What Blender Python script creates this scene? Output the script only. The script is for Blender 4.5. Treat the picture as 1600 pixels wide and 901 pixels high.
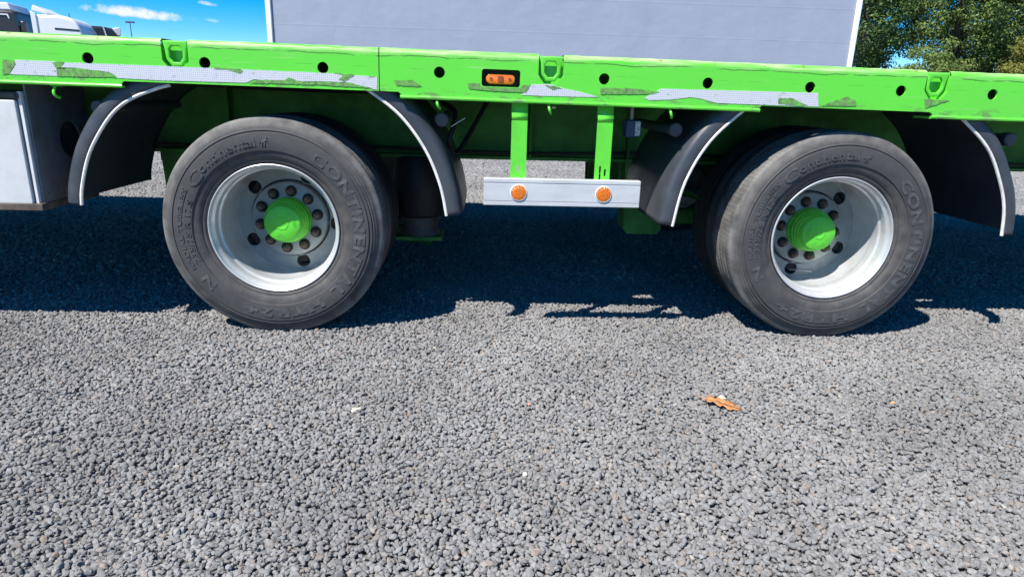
import bpy, bmesh, math, random
import numpy as np
from mathutils import Vector, Matrix, noise

random.seed(7); rng = np.random.default_rng(7)
for o in list(bpy.data.objects): bpy.data.objects.remove(o)
S = bpy.context.scene; COL = S.collection
# ------------------------------------------------------------------ camera
cam_d = bpy.data.cameras.new('camera'); cam = bpy.data.objects.new('camera', cam_d); COL.objects.link(cam)
cam_d.sensor_fit = 'HORIZONTAL'; cam_d.sensor_width = 36.0; cam_d.lens = 1022.9 / 1600 * 36
cam_d.clip_start = 0.05; cam_d.clip_end = 3000
_r = Vector((0.998607, -0.045156, 0.027285)); _u = Vector((-0.013184, 0.287172, 0.957788)); _b = Vector((-0.051086, -0.956814, 0.286177))
cam.matrix_world = Matrix(((_r.x, _u.x, _b.x, 0.7449), (_r.y, _u.y, _b.y, -2.3769), (_r.z, _u.z, _b.z, 0.8873), (0, 0, 0, 1)))
S.camera = cam
# ------------------------------------------------------------------ sun and sky
SUNV = Vector((0.515, 0.485, -1.0)).normalized()
EL = math.asin(-SUNV.z); AZ = math.atan2(-SUNV.x, -SUNV.y)
sl = bpy.data.lights.new('sun', 'SUN'); sl.energy = 5.0; sl.angle = math.radians(0.5); sl.color = (1.0, 0.955, 0.89)
so = bpy.data.objects.new('sun', sl); COL.objects.link(so); so.rotation_euler = SUNV.to_track_quat('-Z', 'Y').to_euler(); so.location = (-6, -6, 12)
W = bpy.data.worlds.new('World'); S.world = W; W.use_nodes = True
wn = W.node_tree; wn.nodes.clear(); NW = wn.nodes.new; LW = wn.links.new
out = NW('ShaderNodeOutputWorld'); bg = NW('ShaderNodeBackground'); bg.inputs['Strength'].default_value = 0.07
sky = NW('ShaderNodeTexSky'); sky.sky_type = 'NISHITA'; sky.sun_disc = False
sky.sun_elevation = EL; sky.sun_rotation = AZ; sky.air_density = 1.0; sky.dust_density = 0.0; sky.ozone_density = 4.0; sky.altitude = 3500
hs = NW('ShaderNodeHueSaturation'); hs.inputs['Saturation'].default_value = 1.56; hs.inputs['Value'].default_value = 1.56; hs.inputs['Hue'].default_value = 0.5
LW(sky.outputs[0], hs.inputs['Color'])
tc = NW('ShaderNodeTexCoord'); col_out = hs.outputs[0]
def cloud(c, wu, wv, dens, seed, prev):
    c = Vector(c).normalized(); t = Vector((c.y, -c.x, 0)).normalized(); n = t.cross(c).normalized() * -1
    if n.z < 0: n = -n
    def dotn(v):
        d = NW('ShaderNodeVectorMath'); d.operation = 'DOT_PRODUCT'; LW(tc.outputs['Generated'], d.inputs[0]); d.inputs[1].default_value = v; return d.outputs['Value']
    def m(op, a, b=None, cc=None):
        q = NW('ShaderNodeMath'); q.operation = op
        for i, x in enumerate((a, b, cc)):
            if x is None: continue
            if isinstance(x, (int, float)): q.inputs[i].default_value = x
            else: LW(x, q.inputs[i])
        return q.outputs[0]
    un = m('DIVIDE', dotn(t), wu); v0 = m('SUBTRACT', dotn(n), 0.0); v0 = m('ADD', v0, m('MULTIPLY', un, wv * 0.35))
    # flat underside, puffy top
    up = m('DIVIDE', m('MAXIMUM', v0, 0.0), wv); dn = m('DIVIDE', m('MINIMUM', v0, 0.0), wv * 0.55)
    r2 = m('ADD', m('MULTIPLY', un, un), m('ADD', m('MULTIPLY', up, up), m('MULTIPLY', dn, dn)))
    nz = NW('ShaderNodeTexNoise'); nz.noise_dimensions = '4D'; nz.inputs['W'].default_value = seed; nz.inputs['Scale'].default_value = 75; nz.inputs['Detail'].default_value = 6; nz.inputs['Roughness'].default_value = 0.62
    LW(tc.outputs['Generated'], nz.inputs['Vector'])
    e = m('ADD', m('SUBTRACT', 1.0, r2), m('MULTIPLY', m('SUBTRACT', nz.outputs['Fac'], 0.5), 2.6))
    rp = NW('ShaderNodeMapRange'); rp.interpolation_type = 'SMOOTHSTEP'; rp.inputs['From Min'].default_value = 0.0; rp.inputs['From Max'].default_value = 1.1; rp.inputs['To Max'].default_value = dens; LW(e, rp.inputs['Value'])
    front = m('GREATER_THAN', dotn(c), 0.5); fac = m('MULTIPLY', rp.outputs[0], front)
    mx = NW('ShaderNodeMix'); mx.data_type = 'RGBA'; LW(fac, mx.inputs['Factor']); LW(prev, mx.inputs['A']); mx.inputs['B'].default_value = (8.2, 8.5, 9.2, 1)
    return mx.outputs['Result']
col_out = cloud((-0.4305, 0.8990, 0.0805), 0.064, 0.0095, 0.95, 1.3, col_out)
col_out = cloud((-0.3531, 0.9304, 0.0983), 0.013, 0.004, 0.6, 4.1, col_out)
col_out = cloud((-0.3498, 0.9335, 0.0787), 0.010, 0.003, 0.35, 8.7, col_out)
LW(col_out, bg.inputs['Color']); LW(bg.outputs[0], out.inputs['Surface'])
S.view_settings.view_transform = 'Standard'; S.view_settings.look = 'None'; S.view_settings.exposure = 0.75; S.view_settings.gamma = 1.0
S.view_settings.use_curve_mapping = False
S.render.engine = 'CYCLES'

# ------------------------------------------------------------------ material helpers
def mat(name, base, rough=0.5, metal=0.0, spec=0.5, var=0.0, vscale=20.0, bump=0.0, bscale=200.0, coat=0.0, dirt=None, dscale=6.0, damt=0.5, stretch=None):
    m = bpy.data.materials.new(name); m.use_nodes = True; nt = m.node_tree; N = nt.nodes; L = nt.links
    p = N['Principled BSDF']; p.inputs['Roughness'].default_value = rough; p.inputs['Metallic'].default_value = metal
    p.inputs['Specular IOR Level'].default_value = spec; p.inputs['Coat Weight'].default_value = coat
    p.inputs['Base Color'].default_value = (*base, 1)
    g = N.new('ShaderNodeTexCoord'); vec = g.outputs['Object']
    if stretch:
        mp = N.new('ShaderNodeMapping'); mp.inputs['Scale'].default_value = stretch; L.new(vec, mp.inputs['Vector']); vec = mp.outputs[0]
    cur = None
    if var:
        n = N.new('ShaderNodeTexNoise'); n.inputs['Scale'].default_value = vscale; n.inputs['Detail'].default_value = 6; L.new(vec, n.inputs['Vector'])
        r = N.new('ShaderNodeValToRGB'); e = r.color_ramp.elements
        e[0].position = 0.3; e[1].position = 0.72
        e[0].color = (*[c * (1 - var) for c in base], 1); e[1].color = (*[min(1, c * (1 + var)) for c in base], 1)
        L.new(n.outputs['Fac'], r.inputs['Fac']); cur = r.outputs['Color']
    if dirt:
        n = N.new('ShaderNodeTexNoise'); n.inputs['Scale'].default_value = dscale; n.inputs['Detail'].default_value = 9; n.inputs['Roughness'].default_value = 0.68; L.new(vec, n.inputs['Vector'])
        r = N.new('ShaderNodeMapRange'); r.inputs['From Min'].default_value = 0.45; r.inputs['From Max'].default_value = 0.72; r.inputs['To Max'].default_value = damt; L.new(n.outputs['Fac'], r.inputs['Value'])
        x = N.new('ShaderNodeMix'); x.data_type = 'RGBA'; L.new(r.outputs[0], x.inputs['Factor'])
        if cur: L.new(cur, x.inputs['A'])
        else: x.inputs['A'].default_value = (*base, 1)
        x.inputs['B'].default_value = (*dirt, 1); cur = x.outputs['Result']
        rr = N.new('ShaderNodeMapRange'); rr.inputs['To Min'].default_value = rough; rr.inputs['To Max'].default_value = min(1, rough + 0.3); L.new(r.outputs[0], rr.inputs['Value']); L.new(rr.outputs[0], p.inputs['Roughness'])
    if cur: L.new(cur, p.inputs['Base Color'])
    if bump:
        n = N.new('ShaderNodeTexNoise'); n.inputs['Scale'].default_value = bscale; n.inputs['Detail'].default_value = 4; L.new(vec, n.inputs['Vector'])
        b = N.new('ShaderNodeBump'); b.inputs['Strength'].default_value = bump; b.inputs['Distance'].default_value = 0.002; L.new(n.outputs['Fac'], b.inputs['Height']); L.new(b.outputs[0], p.inputs['Normal'])
    return m
def nodes(m): return m.node_tree.nodes, m.node_tree.links, m.node_tree.nodes['Principled BSDF']

GREEN = (0.115, 0.63, 0.042)
M = {}
M['green'] = mat('green_paint', GREEN, 0.38, var=0.06, vscale=4, bump=0.05, bscale=60, dirt=(0.09, 0.20, 0.035), dscale=9, damt=0.35)
M['green_hub'] = mat('green_hub_paint', GREEN, 0.42, var=0.05, vscale=30, bump=0.10, bscale=120, dirt=(0.10, 0.24, 0.05), dscale=25, damt=0.3)
M['green_under'] = mat('shade_darkened_underframe_green', (0.05, 0.25, 0.03), 0.6, var=0.25, vscale=8, dirt=(0.03, 0.045, 0.022), dscale=5, damt=0.85)  # trailer green with under-deck shade put into the base colour, plus dirt
M['steel_dirty'] = mat('dusty_steel', (0.10, 0.10, 0.10), 0.65, 0.3, var=0.4, vscale=14, dirt=(0.16, 0.13, 0.10), dscale=8, damt=0.6)
M['steel'] = mat('galvanised_steel', (0.34, 0.33, 0.31), 0.5, 0.6, var=0.3, vscale=25)
M['black'] = mat('black_rubber', (0.018, 0.018, 0.019), 0.6, var=0.3, vscale=30)
M['plastic'] = mat('mudguard_plastic', (0.042, 0.048, 0.060), 0.38, spec=0.5, var=0.25, vscale=12, bump=0.12, bscale=350, dirt=(0.085, 0.085, 0.085), dscale=7, damt=0.45)
M['white_trim'] = mat('pale_edge_trim', (0.78, 0.76, 0.71), 0.45, var=0.12, vscale=40, dirt=(0.35, 0.33, 0.30), dscale=22, damt=0.5)
M['white'] = mat('white_paint', (0.80, 0.80, 0.81), 0.35, var=0.03, vscale=3)
M['alu'] = mat('aluminium_board', (0.62, 0.63, 0.64), 0.42, 0.25, var=0.06, vscale=9, dirt=(0.45, 0.44, 0.42), dscale=8, damt=0.45, stretch=(1, 1, 3))
M['boxwhite'] = mat('pale_box_panel', (0.66, 0.66, 0.65), 0.45, 0.0, var=0.05, vscale=6, dirt=(0.42, 0.41, 0.38), dscale=14, damt=0.4)
M['rust'] = mat('rusty_nut', (0.15, 0.115, 0.09), 0.75, 0.3, var=0.5, vscale=120, dirt=(0.17, 0.10, 0.06), dscale=90, damt=0.8)
M['socket'] = mat('dark_washer', (0.014, 0.012, 0.011), 0.7, var=0.4, vscale=80)
M['drum'] = mat('brake_drum', (0.03, 0.027, 0.025), 0.8, var=0.4, vscale=20)
M['amber'] = mat('amber_lens', (0.85, 0.20, 0.008), 0.18, spec=0.6, coat=0.4, var=0.15, vscale=120)
n_, l_, p_ = nodes(M['amber']); p_.inputs['Transmission Weight'].default_value = 0.12
M['amber_lamp'] = M['amber'].copy()
N, L, P = nodes(M['amber']); g = N.new('ShaderNodeTexCoord'); vv = N.new('ShaderNodeTexVoronoi'); vv.inputs['Scale'].default_value = 260; L.new(g.outputs['Object'], vv.inputs['Vector']); b = N.new('ShaderNodeBump'); b.inputs['Strength'].default_value = 0.8; b.inputs['Distance'].default_value = 0.003; L.new(vv.outputs['Distance'], b.inputs['Height']); L.new(b.outputs[0], P.inputs['Normal'])
M['amber_dark'] = mat('amber_lamp_core', (0.30, 0.062, 0.006), 0.3)
M['darkhole'] = mat('dark_recess', (0.012, 0.03, 0.012), 0.7)
M['brown'] = mat('dirty_brown_sill', (0.11, 0.085, 0.065), 0.8, var=0.5, vscale=20)
M['residue'] = mat('tape_glue_residue', (0.13, 0.24, 0.08), 0.85, var=0.5, vscale=70, bump=0.4, bscale=160, dirt=(0.13, 0.14, 0.10), dscale=60, damt=0.8)
M['weld'] = mat('rail_joint_seam', (0.03, 0.09, 0.02), 0.7)
M['blue_plastic'] = mat('blue_valve_body', (0.03, 0.06, 0.14), 0.45)
M['label_white'] = mat('valve_label', (0.55, 0.6, 0.68), 0.5, var=0.6, vscale=180)
M['bark'] = mat('bark', (0.055, 0.045, 0.035), 0.9, var=0.4, vscale=6)
M['glass'] = mat('tinted_glass', (0.012, 0.015, 0.018), 0.06, spec=0.6)
M['dark_truck'] = mat('dark_grey_truck_paint', (0.028, 0.028, 0.032), 0.35)
M['lamp_metal'] = mat('lamp_post_metal', (0.12, 0.12, 0.13), 0.5, 0.5)

N, L, P = nodes(M['residue']); g = N.new('ShaderNodeTexCoord')
nn = N.new('ShaderNodeTexNoise'); nn.inputs['Scale'].default_value = 42; nn.inputs['Detail'].default_value = 8; nn.inputs['Roughness'].default_value = 0.75; L.new(g.outputs['Object'], nn.inputs['Vector'])
mr_ = N.new('ShaderNodeMapRange'); mr_.inputs['From Min'].default_value = 0.44; mr_.inputs['From Max'].default_value = 0.60; L.new(nn.outputs['Fac'], mr_.inputs['Value'])
xx = N.new('ShaderNodeMix'); xx.data_type = 'RGBA'; L.new(mr_.outputs[0], xx.inputs['Factor']); L.new(P.inputs['Base Color'].links[0].from_socket, xx.inputs['A']); xx.inputs['B'].default_value = (0.13, 0.46, 0.06, 1); L.new(xx.outputs['Result'], P.inputs['Base Color'])
# worn rail paint: scratches, rubbed top edge, cracked filler line
m = mat('worn_green_rail_paint', GREEN, 0.33); M['rail'] = m; N, L, P = nodes(m)
g = N.new('ShaderNodeTexCoord'); sx = N.new('ShaderNodeSeparateXYZ'); L.new(g.outputs['Object'], sx.inputs[0])
def mm(N, L, op, a, b=None, c=None):
    q = N.new('ShaderNodeMath'); q.operation = op
    for i, x in enumerate((a, b, c)):
        if x is None: continue
        if isinstance(x, (int, float)): q.inputs[i].default_value = x
        else: L.new(x, q.inputs[i])
    return q.outputs[0]
def nz(N, L, vec, scale, mapscale=(1, 1, 1), detail=5, rough=0.6):
    mp = N.new('ShaderNodeMapping'); mp.inputs['Scale'].default_value = mapscale; L.new(vec, mp.inputs['Vector'])
    n = N.new('ShaderNodeTexNoise'); n.inputs['Scale'].default_value = scale; n.inputs['Detail'].default_value = detail; n.inputs['Roughness'].default_value = rough; L.new(mp.outputs[0], n.inputs['Vector']); return n.outputs['Fac']
def rng_(N, L, v, a, b, lo=0.0, hi=1.0):
    r = N.new('ShaderNodeMapRange'); r.inputs['From Min'].default_value = a; r.inputs['From Max'].default_value = b; r.inputs['To Min'].default_value = lo; r.inputs['To Max'].default_value = hi; L.new(v, r.inputs['Value']); return r.outputs[0]
def mixc(N, L, f, A, B):
    x = N.new('ShaderNodeMix'); x.data_type = 'RGBA'; L.new(f, x.inputs['Factor'])
    for k, v in (('A', A), ('B', B)):
        if isinstance(v, tuple): x.inputs[k].default_value = (*v, 1)
        else: L.new(v, x.inputs[k])
    return x.outputs['Result']
V = g.outputs['Object']
c0 = mixc(N, L, nz(N, L, V, 3, (1, 1, 1)), tuple(x * 0.93 for x in GREEN), tuple(x * 1.08 for x in GREEN))
# fine horizontal rub streaks, stronger in patches
streak = rng_(N, L, nz(N, L, V, 60, (0.06, 1, 2.6), 3), 0.63, 0.70)
patch = rng_(N, L, nz(N, L, V, 2.6, (1, 1, 1.5), 3), 0.44, 0.58)
c1 = mixc(N, L, mm(N, L, 'MULTIPLY', mm(N, L, 'MULTIPLY', streak, patch), 0.95), c0, (0.40, 0.62, 0.26))
# rubbed upper edge
zz = mm(N, L, 'ADD', sx.outputs['Z'], mm(N, L, 'MULTIPLY', nz(N, L, V, 5, (1, 1, 0.2), 6, 0.7), 0.040))
edge = rng_(N, L, zz, 1.016, 1.030)
rub = mm(N, L, 'MULTIPLY', edge, rng_(N, L, nz(N, L, V, 22, (0.25, 1, 2.0), 5), 0.38, 0.60))
c2 = mixc(N, L, mm(N, L, 'MULTIPLY', rub, 0.85), c1, (0.42, 0.58, 0.26))
# cracked dark line under the edge
zc = mm(N, L, 'ADD', sx.outputs['Z'], mm(N, L, 'MULTIPLY', mm(N, L, 'SUBTRACT', nz(N, L, V, 4.5, (1, 1, 0.0), 7, 0.62), 0.5), 0.034))
dl = mm(N, L, 'ABSOLUTE', mm(N, L, 'SUBTRACT', zc, 0.9985))
crk = mm(N, L, 'MULTIPLY', rng_(N, L, dl, 0.0008, 0.0024, 1, 0), rng_(N, L, nz(N, L, V, 7, (1, 1, 0), 4), 0.42, 0.50))
c3 = mixc(N, L, mm(N, L, 'MULTIPLY', crk, 0.8), c2, (0.035, 0.085, 0.02))
# chips and grime along the lower edge
low = mm(N, L, 'MULTIPLY', rng_(N, L, sx.outputs['Z'], 0.908, 0.886), rng_(N, L, nz(N, L, V, 24, (0.45, 1, 1.4), 6, 0.7), 0.52, 0.60))
c4 = mixc(N, L, mm(N, L, 'MULTIPLY', low, 0.75), c3, (0.12, 0.20, 0.075))
chips = rng_(N, L, nz(N, L, V, 55, (1, 1, 1), 3), 0.735, 0.75)
c5 = mixc(N, L, mm(N, L, 'MULTIPLY', chips, 0.8), c4, (0.05, 0.10, 0.03))
film = rng_(N, L, nz(N, L, V, 1.7, (1, 1, 2.5), 8, 0.7), 0.45, 0.75, 0, 0.32); c5 = mixc(N, L, film, c5, (0.17, 0.44, 0.10))
rst = mm(N, L, 'MULTIPLY', rng_(N, L, sx.outputs['Z'], 1.008, 1.014), rng_(N, L, nz(N, L, V, 30, (0.6, 1, 1), 5, 0.7), 0.60, 0.66))
c5 = mixc(N, L, mm(N, L, 'MULTIPLY', rst, 0.8), c5, (0.20, 0.11, 0.05))
zf = mm(N, L, 'ADD', sx.outputs['Z'], mm(N, L, 'MULTIPLY', mm(N, L, 'SUBTRACT', nz(N, L, V, 3, (1, 1, 0.0), 3, 0.5), 0.5), 0.012))
fine = mm(N, L, 'MULTIPLY', rng_(N, L, mm(N, L, 'ABSOLUTE', mm(N, L, 'SUBTRACT', zf, 0.962)), 0.0004, 0.0013, 1, 0), rng_(N, L, nz(N, L, V, 11, (1, 1, 0), 4), 0.50, 0.58))
c5 = mixc(N, L, mm(N, L, 'MULTIPLY', fine, 0.45), c5, (0.04, 0.20, 0.02))
L.new(c5, P.inputs['Base Color'])
L.new(rng_(N, L, mm(N, L, 'ADD', rub, low), 0, 1, 0.33, 0.7), P.inputs['Roughness'])
b = N.new('ShaderNodeBump'); b.inputs['Strength'].default_value = 0.25; b.inputs['Distance'].default_value = 0.003
L.new(mm(N, L, 'SUBTRACT', nz(N, L, V, 14, (0.5, 1, 1), 5), mm(N, L, 'MULTIPLY', crk, 0.6)), b.inputs['Height']); L.new(b.outputs[0], P.inputs['Normal'])

# reflective honeycomb tape
m = mat('silver_honeycomb_tape', (0.62, 0.63, 0.68), 0.35, 0.15); M['tape'] = m; N, L, P = nodes(m)
g = N.new('ShaderNodeTexCoord'); V = g.outputs['Object']
vo = N.new('ShaderNodeTexVoronoi'); vo.feature = 'DISTANCE_TO_EDGE'; vo.inputs['Scale'].default_value = 150; vo.inputs['Randomness'].default_value = 0.25; L.new(V, vo.inputs['Vector'])
cell = rng_(N, L, vo.outputs['Distance'], 0.05, 0.16)
cA = mixc(N, L, cell, (0.74, 0.735, 0.73), (0.50, 0.51, 0.56))
cB = mixc(N, L, rng_(N, L, nz(N, L, V, 30, (1, 1, 1.5), 7, 0.7), 0.58, 0.68, 0, 0.7), cA, (0.30, 0.29, 0.27))
cB = mixc(N, L, rng_(N, L, nz(N, L, V, 17, (0.7, 1, 1.6), 8, 0.72), 0.63, 0.66, 0, 0.85), cB, (0.16, 0.22, 0.12))
L.new(cB, P.inputs['Base Color'])

# tyre rubber: grey dust, brown ring of dirt
def tyre_mat(name):
    m = mat(name, (0.05, 0.05, 0.05), 0.75); N, L, P = nodes(m)
    g = N.new('ShaderNodeTexCoord'); V = g.outputs['Object']
    d = rng_(N, L, nz(N, L, V, 9, (1, 1, 1), 8, 0.65), 0.35, 0.7)
    c = mixc(N, L, d, (0.038, 0.038, 0.040), (0.070, 0.069, 0.068))
    sp = N.new('ShaderNodeSeparateXYZ'); L.new(V, sp.inputs[0])
    rr = mm(N, L, 'SQRT', mm(N, L, 'ADD', mm(N, L, 'POWER', sp.outputs['X'], 2), mm(N, L, 'POWER', sp.outputs['Z'], 2)))
    ring = mm(N, L, 'MULTIPLY', rng_(N, L, rr, 0.345, 0.372), rng_(N, L, nz(N, L, V, 16, (1, 1, 1), 7), 0.40, 0.62))
    c = mixc(N, L, mm(N, L, 'MULTIPLY', ring, 0.45), c, (0.16, 0.15, 0.137))
    ring3 = mm(N, L, 'MULTIPLY', rng_(N, L, rr, 0.374, 0.392), rng_(N, L, nz(N, L, V, 12, (1, 1, 1), 7), 0.36, 0.60))
    c = mixc(N, L, mm(N, L, 'MULTIPLY', ring3, 0.65), c, (0.22, 0.213, 0.20))
    ring2 = mm(N, L, 'MULTIPLY', rng_(N, L, rr, 0.292, 0.270), rng_(N, L, nz(N, L, V, 24, (1, 1, 1), 7), 0.42, 0.62))
    c = mixc(N, L, mm(N, L, 'MULTIPLY', ring2, 0.35), c, (0.125, 0.108, 0.09))
    spk = rng_(N, L, nz(N, L, V, 260, (1, 1, 1), 2), 0.68, 0.74)
    c = mixc(N, L, mm(N, L, 'MULTIPLY', spk, 0.5), c, (0.20, 0.19, 0.17))
    ang = mm(N, L, 'ADD', mm(N, L, 'ARCTAN2', sp.outputs['X'], sp.outputs['Z']), mm(N, L, 'MULTIPLY', mm(N, L, 'SINE', mm(N, L, 'MULTIPLY', sp.outputs['Y'], 420.0)), 0.010))
    sipe = mm(N, L, 'MULTIPLY', mm(N, L, 'LESS_THAN', mm(N, L, 'FRACT', mm(N, L, 'MULTIPLY', ang, 22.28)), 0.13), mm(N, L, 'GREATER_THAN', rr, 0.3955))
    c = mixc(N, L, mm(N, L, 'MULTIPLY', sipe, 0.8), c, (0.02, 0.02, 0.02))
    L.new(c, P.inputs['Base Color'])
    b = N.new('ShaderNodeBump'); b.inputs['Strength'].default_value = 0.35; b.inputs['Distance'].default_value = 0.0015
    L.new(mm(N, L, 'ADD', nz(N, L, V, 330, (1, 1, 1), 3), nz(N, L, V, 40, (1, 1, 1), 5)), b.inputs['Height']); L.new(b.outputs[0], P.inputs['Normal'])
    return m
M['tyre'] = tyre_mat('dusty_tyre_rubber')
M['letter'] = mat('raised_tyre_letter', (0.070, 0.070, 0.072), 0.7, var=0.35, vscale=60, bump=0.2, bscale=300)
# silver wheel paint, worn
M['rim'] = mat('silver_wheel_paint', (0.58, 0.59, 0.60), 0.33, 0.35, var=0.06, vscale=18, bump=0.06, bscale=150, dirt=(0.36, 0.33, 0.29), dscale=14, damt=0.5)
M['disc'] = mat('silver_wheel_disc', (0.30, 0.335, 0.315), 0.45, 0.15, var=0.08, vscale=22, bump=0.08, bscale=150, dirt=(0.24, 0.21, 0.18), dscale=16, damt=0.7)
# curtain fabric
m = mat('grey_curtain_fabric', (0.40, 0.42, 0.50), 0.55); M['curtain'] = m; N, L, P = nodes(m)
g = N.new('ShaderNodeTexCoord'); V = g.outputs['Object']; sp = N.new('ShaderNodeSeparateXYZ'); L.new(V, sp.inputs[0])
c = mixc(N, L, nz(N, L, V, 1.3, (1, 1, 2), 6), (0.28, 0.315, 0.39), (0.315, 0.35, 0.425))
def lines(ax, period, w, off=0.0):
    q = mm(N, L, 'ABSOLUTE', mm(N, L, 'SUBTRACT', mm(N, L, 'FRACT', mm(N, L, 'DIVIDE', mm(N, L, 'ADD', sp.outputs[ax], off + 50 * period), period)), 0.5))
    return rng_(N, L, q, 0.5 - w / period, 0.5)
hl = lines('Z', 0.69, 0.020, -2.17 + 0.345 + 0.345); vl = lines('X', 0.62, 0.03)
ln = mm(N, L, 'MAXIMUM', mm(N, L, 'MULTIPLY', hl, 0.13), mm(N, L, 'MULTIPLY', vl, 0.08))
c = mixc(N, L, ln, c, (0.245, 0.26, 0.325)); c = mixc(N, L, mm(N, L, 'MULTIPLY', mm(N, L, 'MULTIPLY', rng_(N, L, hl, .55, .9), rng_(N, L, vl, 0.6, 0.9)), 0.35), c, (0.75, 0.76, 0.8))
spk = rng_(N, L, nz(N, L, V, 5.5, (1, 1, 1), 2), 0.80, 0.82); c = mixc(N, L, mm(N, L, 'MULTIPLY', spk, 0.6), c, (0.25, 0.22, 0.13))
L.new(c, P.inputs['Base Color'])
b = N.new('ShaderNodeBump'); b.inputs['Strength'].default_value = 0.5; b.inputs['Distance'].default_value = 0.02
L.new(mm(N, L, 'ADD', ln, mm(N, L, 'MULTIPLY', nz(N, L, V, 1.1, (1, 1, 1.2), 3), 1.8)), b.inputs['Height']); L.new(b.outputs[0], P.inputs['Normal'])
# gravel
def gravel_mat():
    m = mat('grey_crushed_gravel', (0.3, 0.3, 0.3), 0.85, spec=0.3); N, L, P = nodes(m)
    oi = N.new('ShaderNodeObjectInfo'); g = N.new('ShaderNodeTexCoord')
    r = N.new('ShaderNodeValToRGB'); cr = r.color_ramp; cr.elements[0].color = (0.165, 0.163, 0.161, 1); cr.elements[1].color = (0.34, 0.325, 0.30, 1)
    for pos, cc in ((0.25, (0.205, 0.203, 0.200)), (0.6, (0.232, 0.229, 0.225)), (0.9, (0.255, 0.250, 0.244)), (0.985, (0.24, 0.20, 0.17))):
        e = cr.elements.new(pos); e.color = (*cc, 1)
    L.new(oi.outputs['Random'], r.inputs['Fac'])
    big = rng_(N, L, nz(N, L, oi.outputs['Location'], 1.6, (1, 1, 0), 4), 0.35, 0.65, 0.82, 1.10)
    f = nz(N, L, g.outputs['Object'], 1.6, (1, 1, 1), 8, 0.75)
    x = N.new('ShaderNodeMix'); x.data_type = 'RGBA'; x.blend_type = 'MULTIPLY'; x.inputs['Factor'].default_value = 1.0
    L.new(r.outputs['Color'], x.inputs['A']); cc = mm(N, L, 'MULTIPLY', rng_(N, L, f, 0.3, 0.7, 0.68, 1.30), big); L.new(cc, x.inputs['B']); L.new(x.outputs['Result'], P.inputs['Base Color'])
    b = N.new('ShaderNodeBump'); b.inputs['Strength'].default_value = 0.5; b.inputs['Distance'].default_value = 0.001
    L.new(nz(N, L, g.outputs['Object'], 5, (1, 1, 1), 5), b.inputs['Height']); L.new(b.outputs[0], P.inputs['Normal'])
    return m
M['gravel'] = gravel_mat()
m = mat('gravel_bed', (0.2, 0.2, 0.2), 0.95, spec=0.2); M['ground'] = m; N, L, P = nodes(m)
g = N.new('ShaderNodeTexCoord'); V = g.outputs['Object']
vo = N.new('ShaderNodeTexVoronoi'); vo.inputs['Scale'].default_value = 62; L.new(V, vo.inputs['Vector'])
sc = N.new('ShaderNodeSeparateColor'); L.new(vo.outputs['Color'], sc.inputs[0])
c = mixc(N, L, sc.outputs[0], (0.13, 0.129, 0.127), (0.27, 0.266, 0.26))
c = mixc(N, L, rng_(N, L, vo.outputs['Distance'], 0.45, 0.75), c, (0.05, 0.05, 0.05))
c = mixc(N, L, rng_(N, L, nz(N, L, V, 0.5, (1, 1, 1), 5), 0.35, 0.7, 0, 0.25), c, (0.17, 0.167, 0.16))
L.new(c, P.inputs['Base Color'])
b = N.new('ShaderNodeBump'); b.inputs['Strength'].default_value = 1.0; b.inputs['Distance'].default_value = 0.008; b.invert = True
L.new(vo.outputs['Distance'], b.inputs['Height']); L.new(b.outputs[0], P.inputs['Normal'])
def leaf_mat(name, a, bcol):
    m = mat(name, a, 0.55, spec=0.3); N, L, P = nodes(m)
    gi = N.new('ShaderNodeNewGeometry'); r = N.new('ShaderNodeValToRGB'); r.color_ramp.elements[0].color = (*a, 1); r.color_ramp.elements[1].color = (*bcol, 1)
    L.new(gi.outputs['Random Per Island'], r.inputs['Fac']); L.new(r.outputs['Color'], P.inputs['Base Color'])
    tr = N.new('ShaderNodeBsdfTranslucent'); L.new(r.outputs['Color'], tr.inputs['Color']); ms = N.new('ShaderNodeMixShader'); ms.inputs[0].default_value = 0.4
    L.new(P.outputs[0], ms.inputs[1]); L.new(tr.outputs[0], ms.inputs[2]); L.new(ms.outputs[0], N['Material Output'].inputs['Surface']); return m
M['leafA'] = leaf_mat('dark_oak_foliage', (0.055, 0.115, 0.03), (0.155, 0.24, 0.07))
M['leafB'] = leaf_mat('mid_green_foliage', (0.09, 0.155, 0.033), (0.25, 0.325, 0.095))
M['leafC'] = leaf_mat('yellow_green_foliage', (0.13, 0.15, 0.03), (0.30, 0.29, 0.07))

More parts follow.
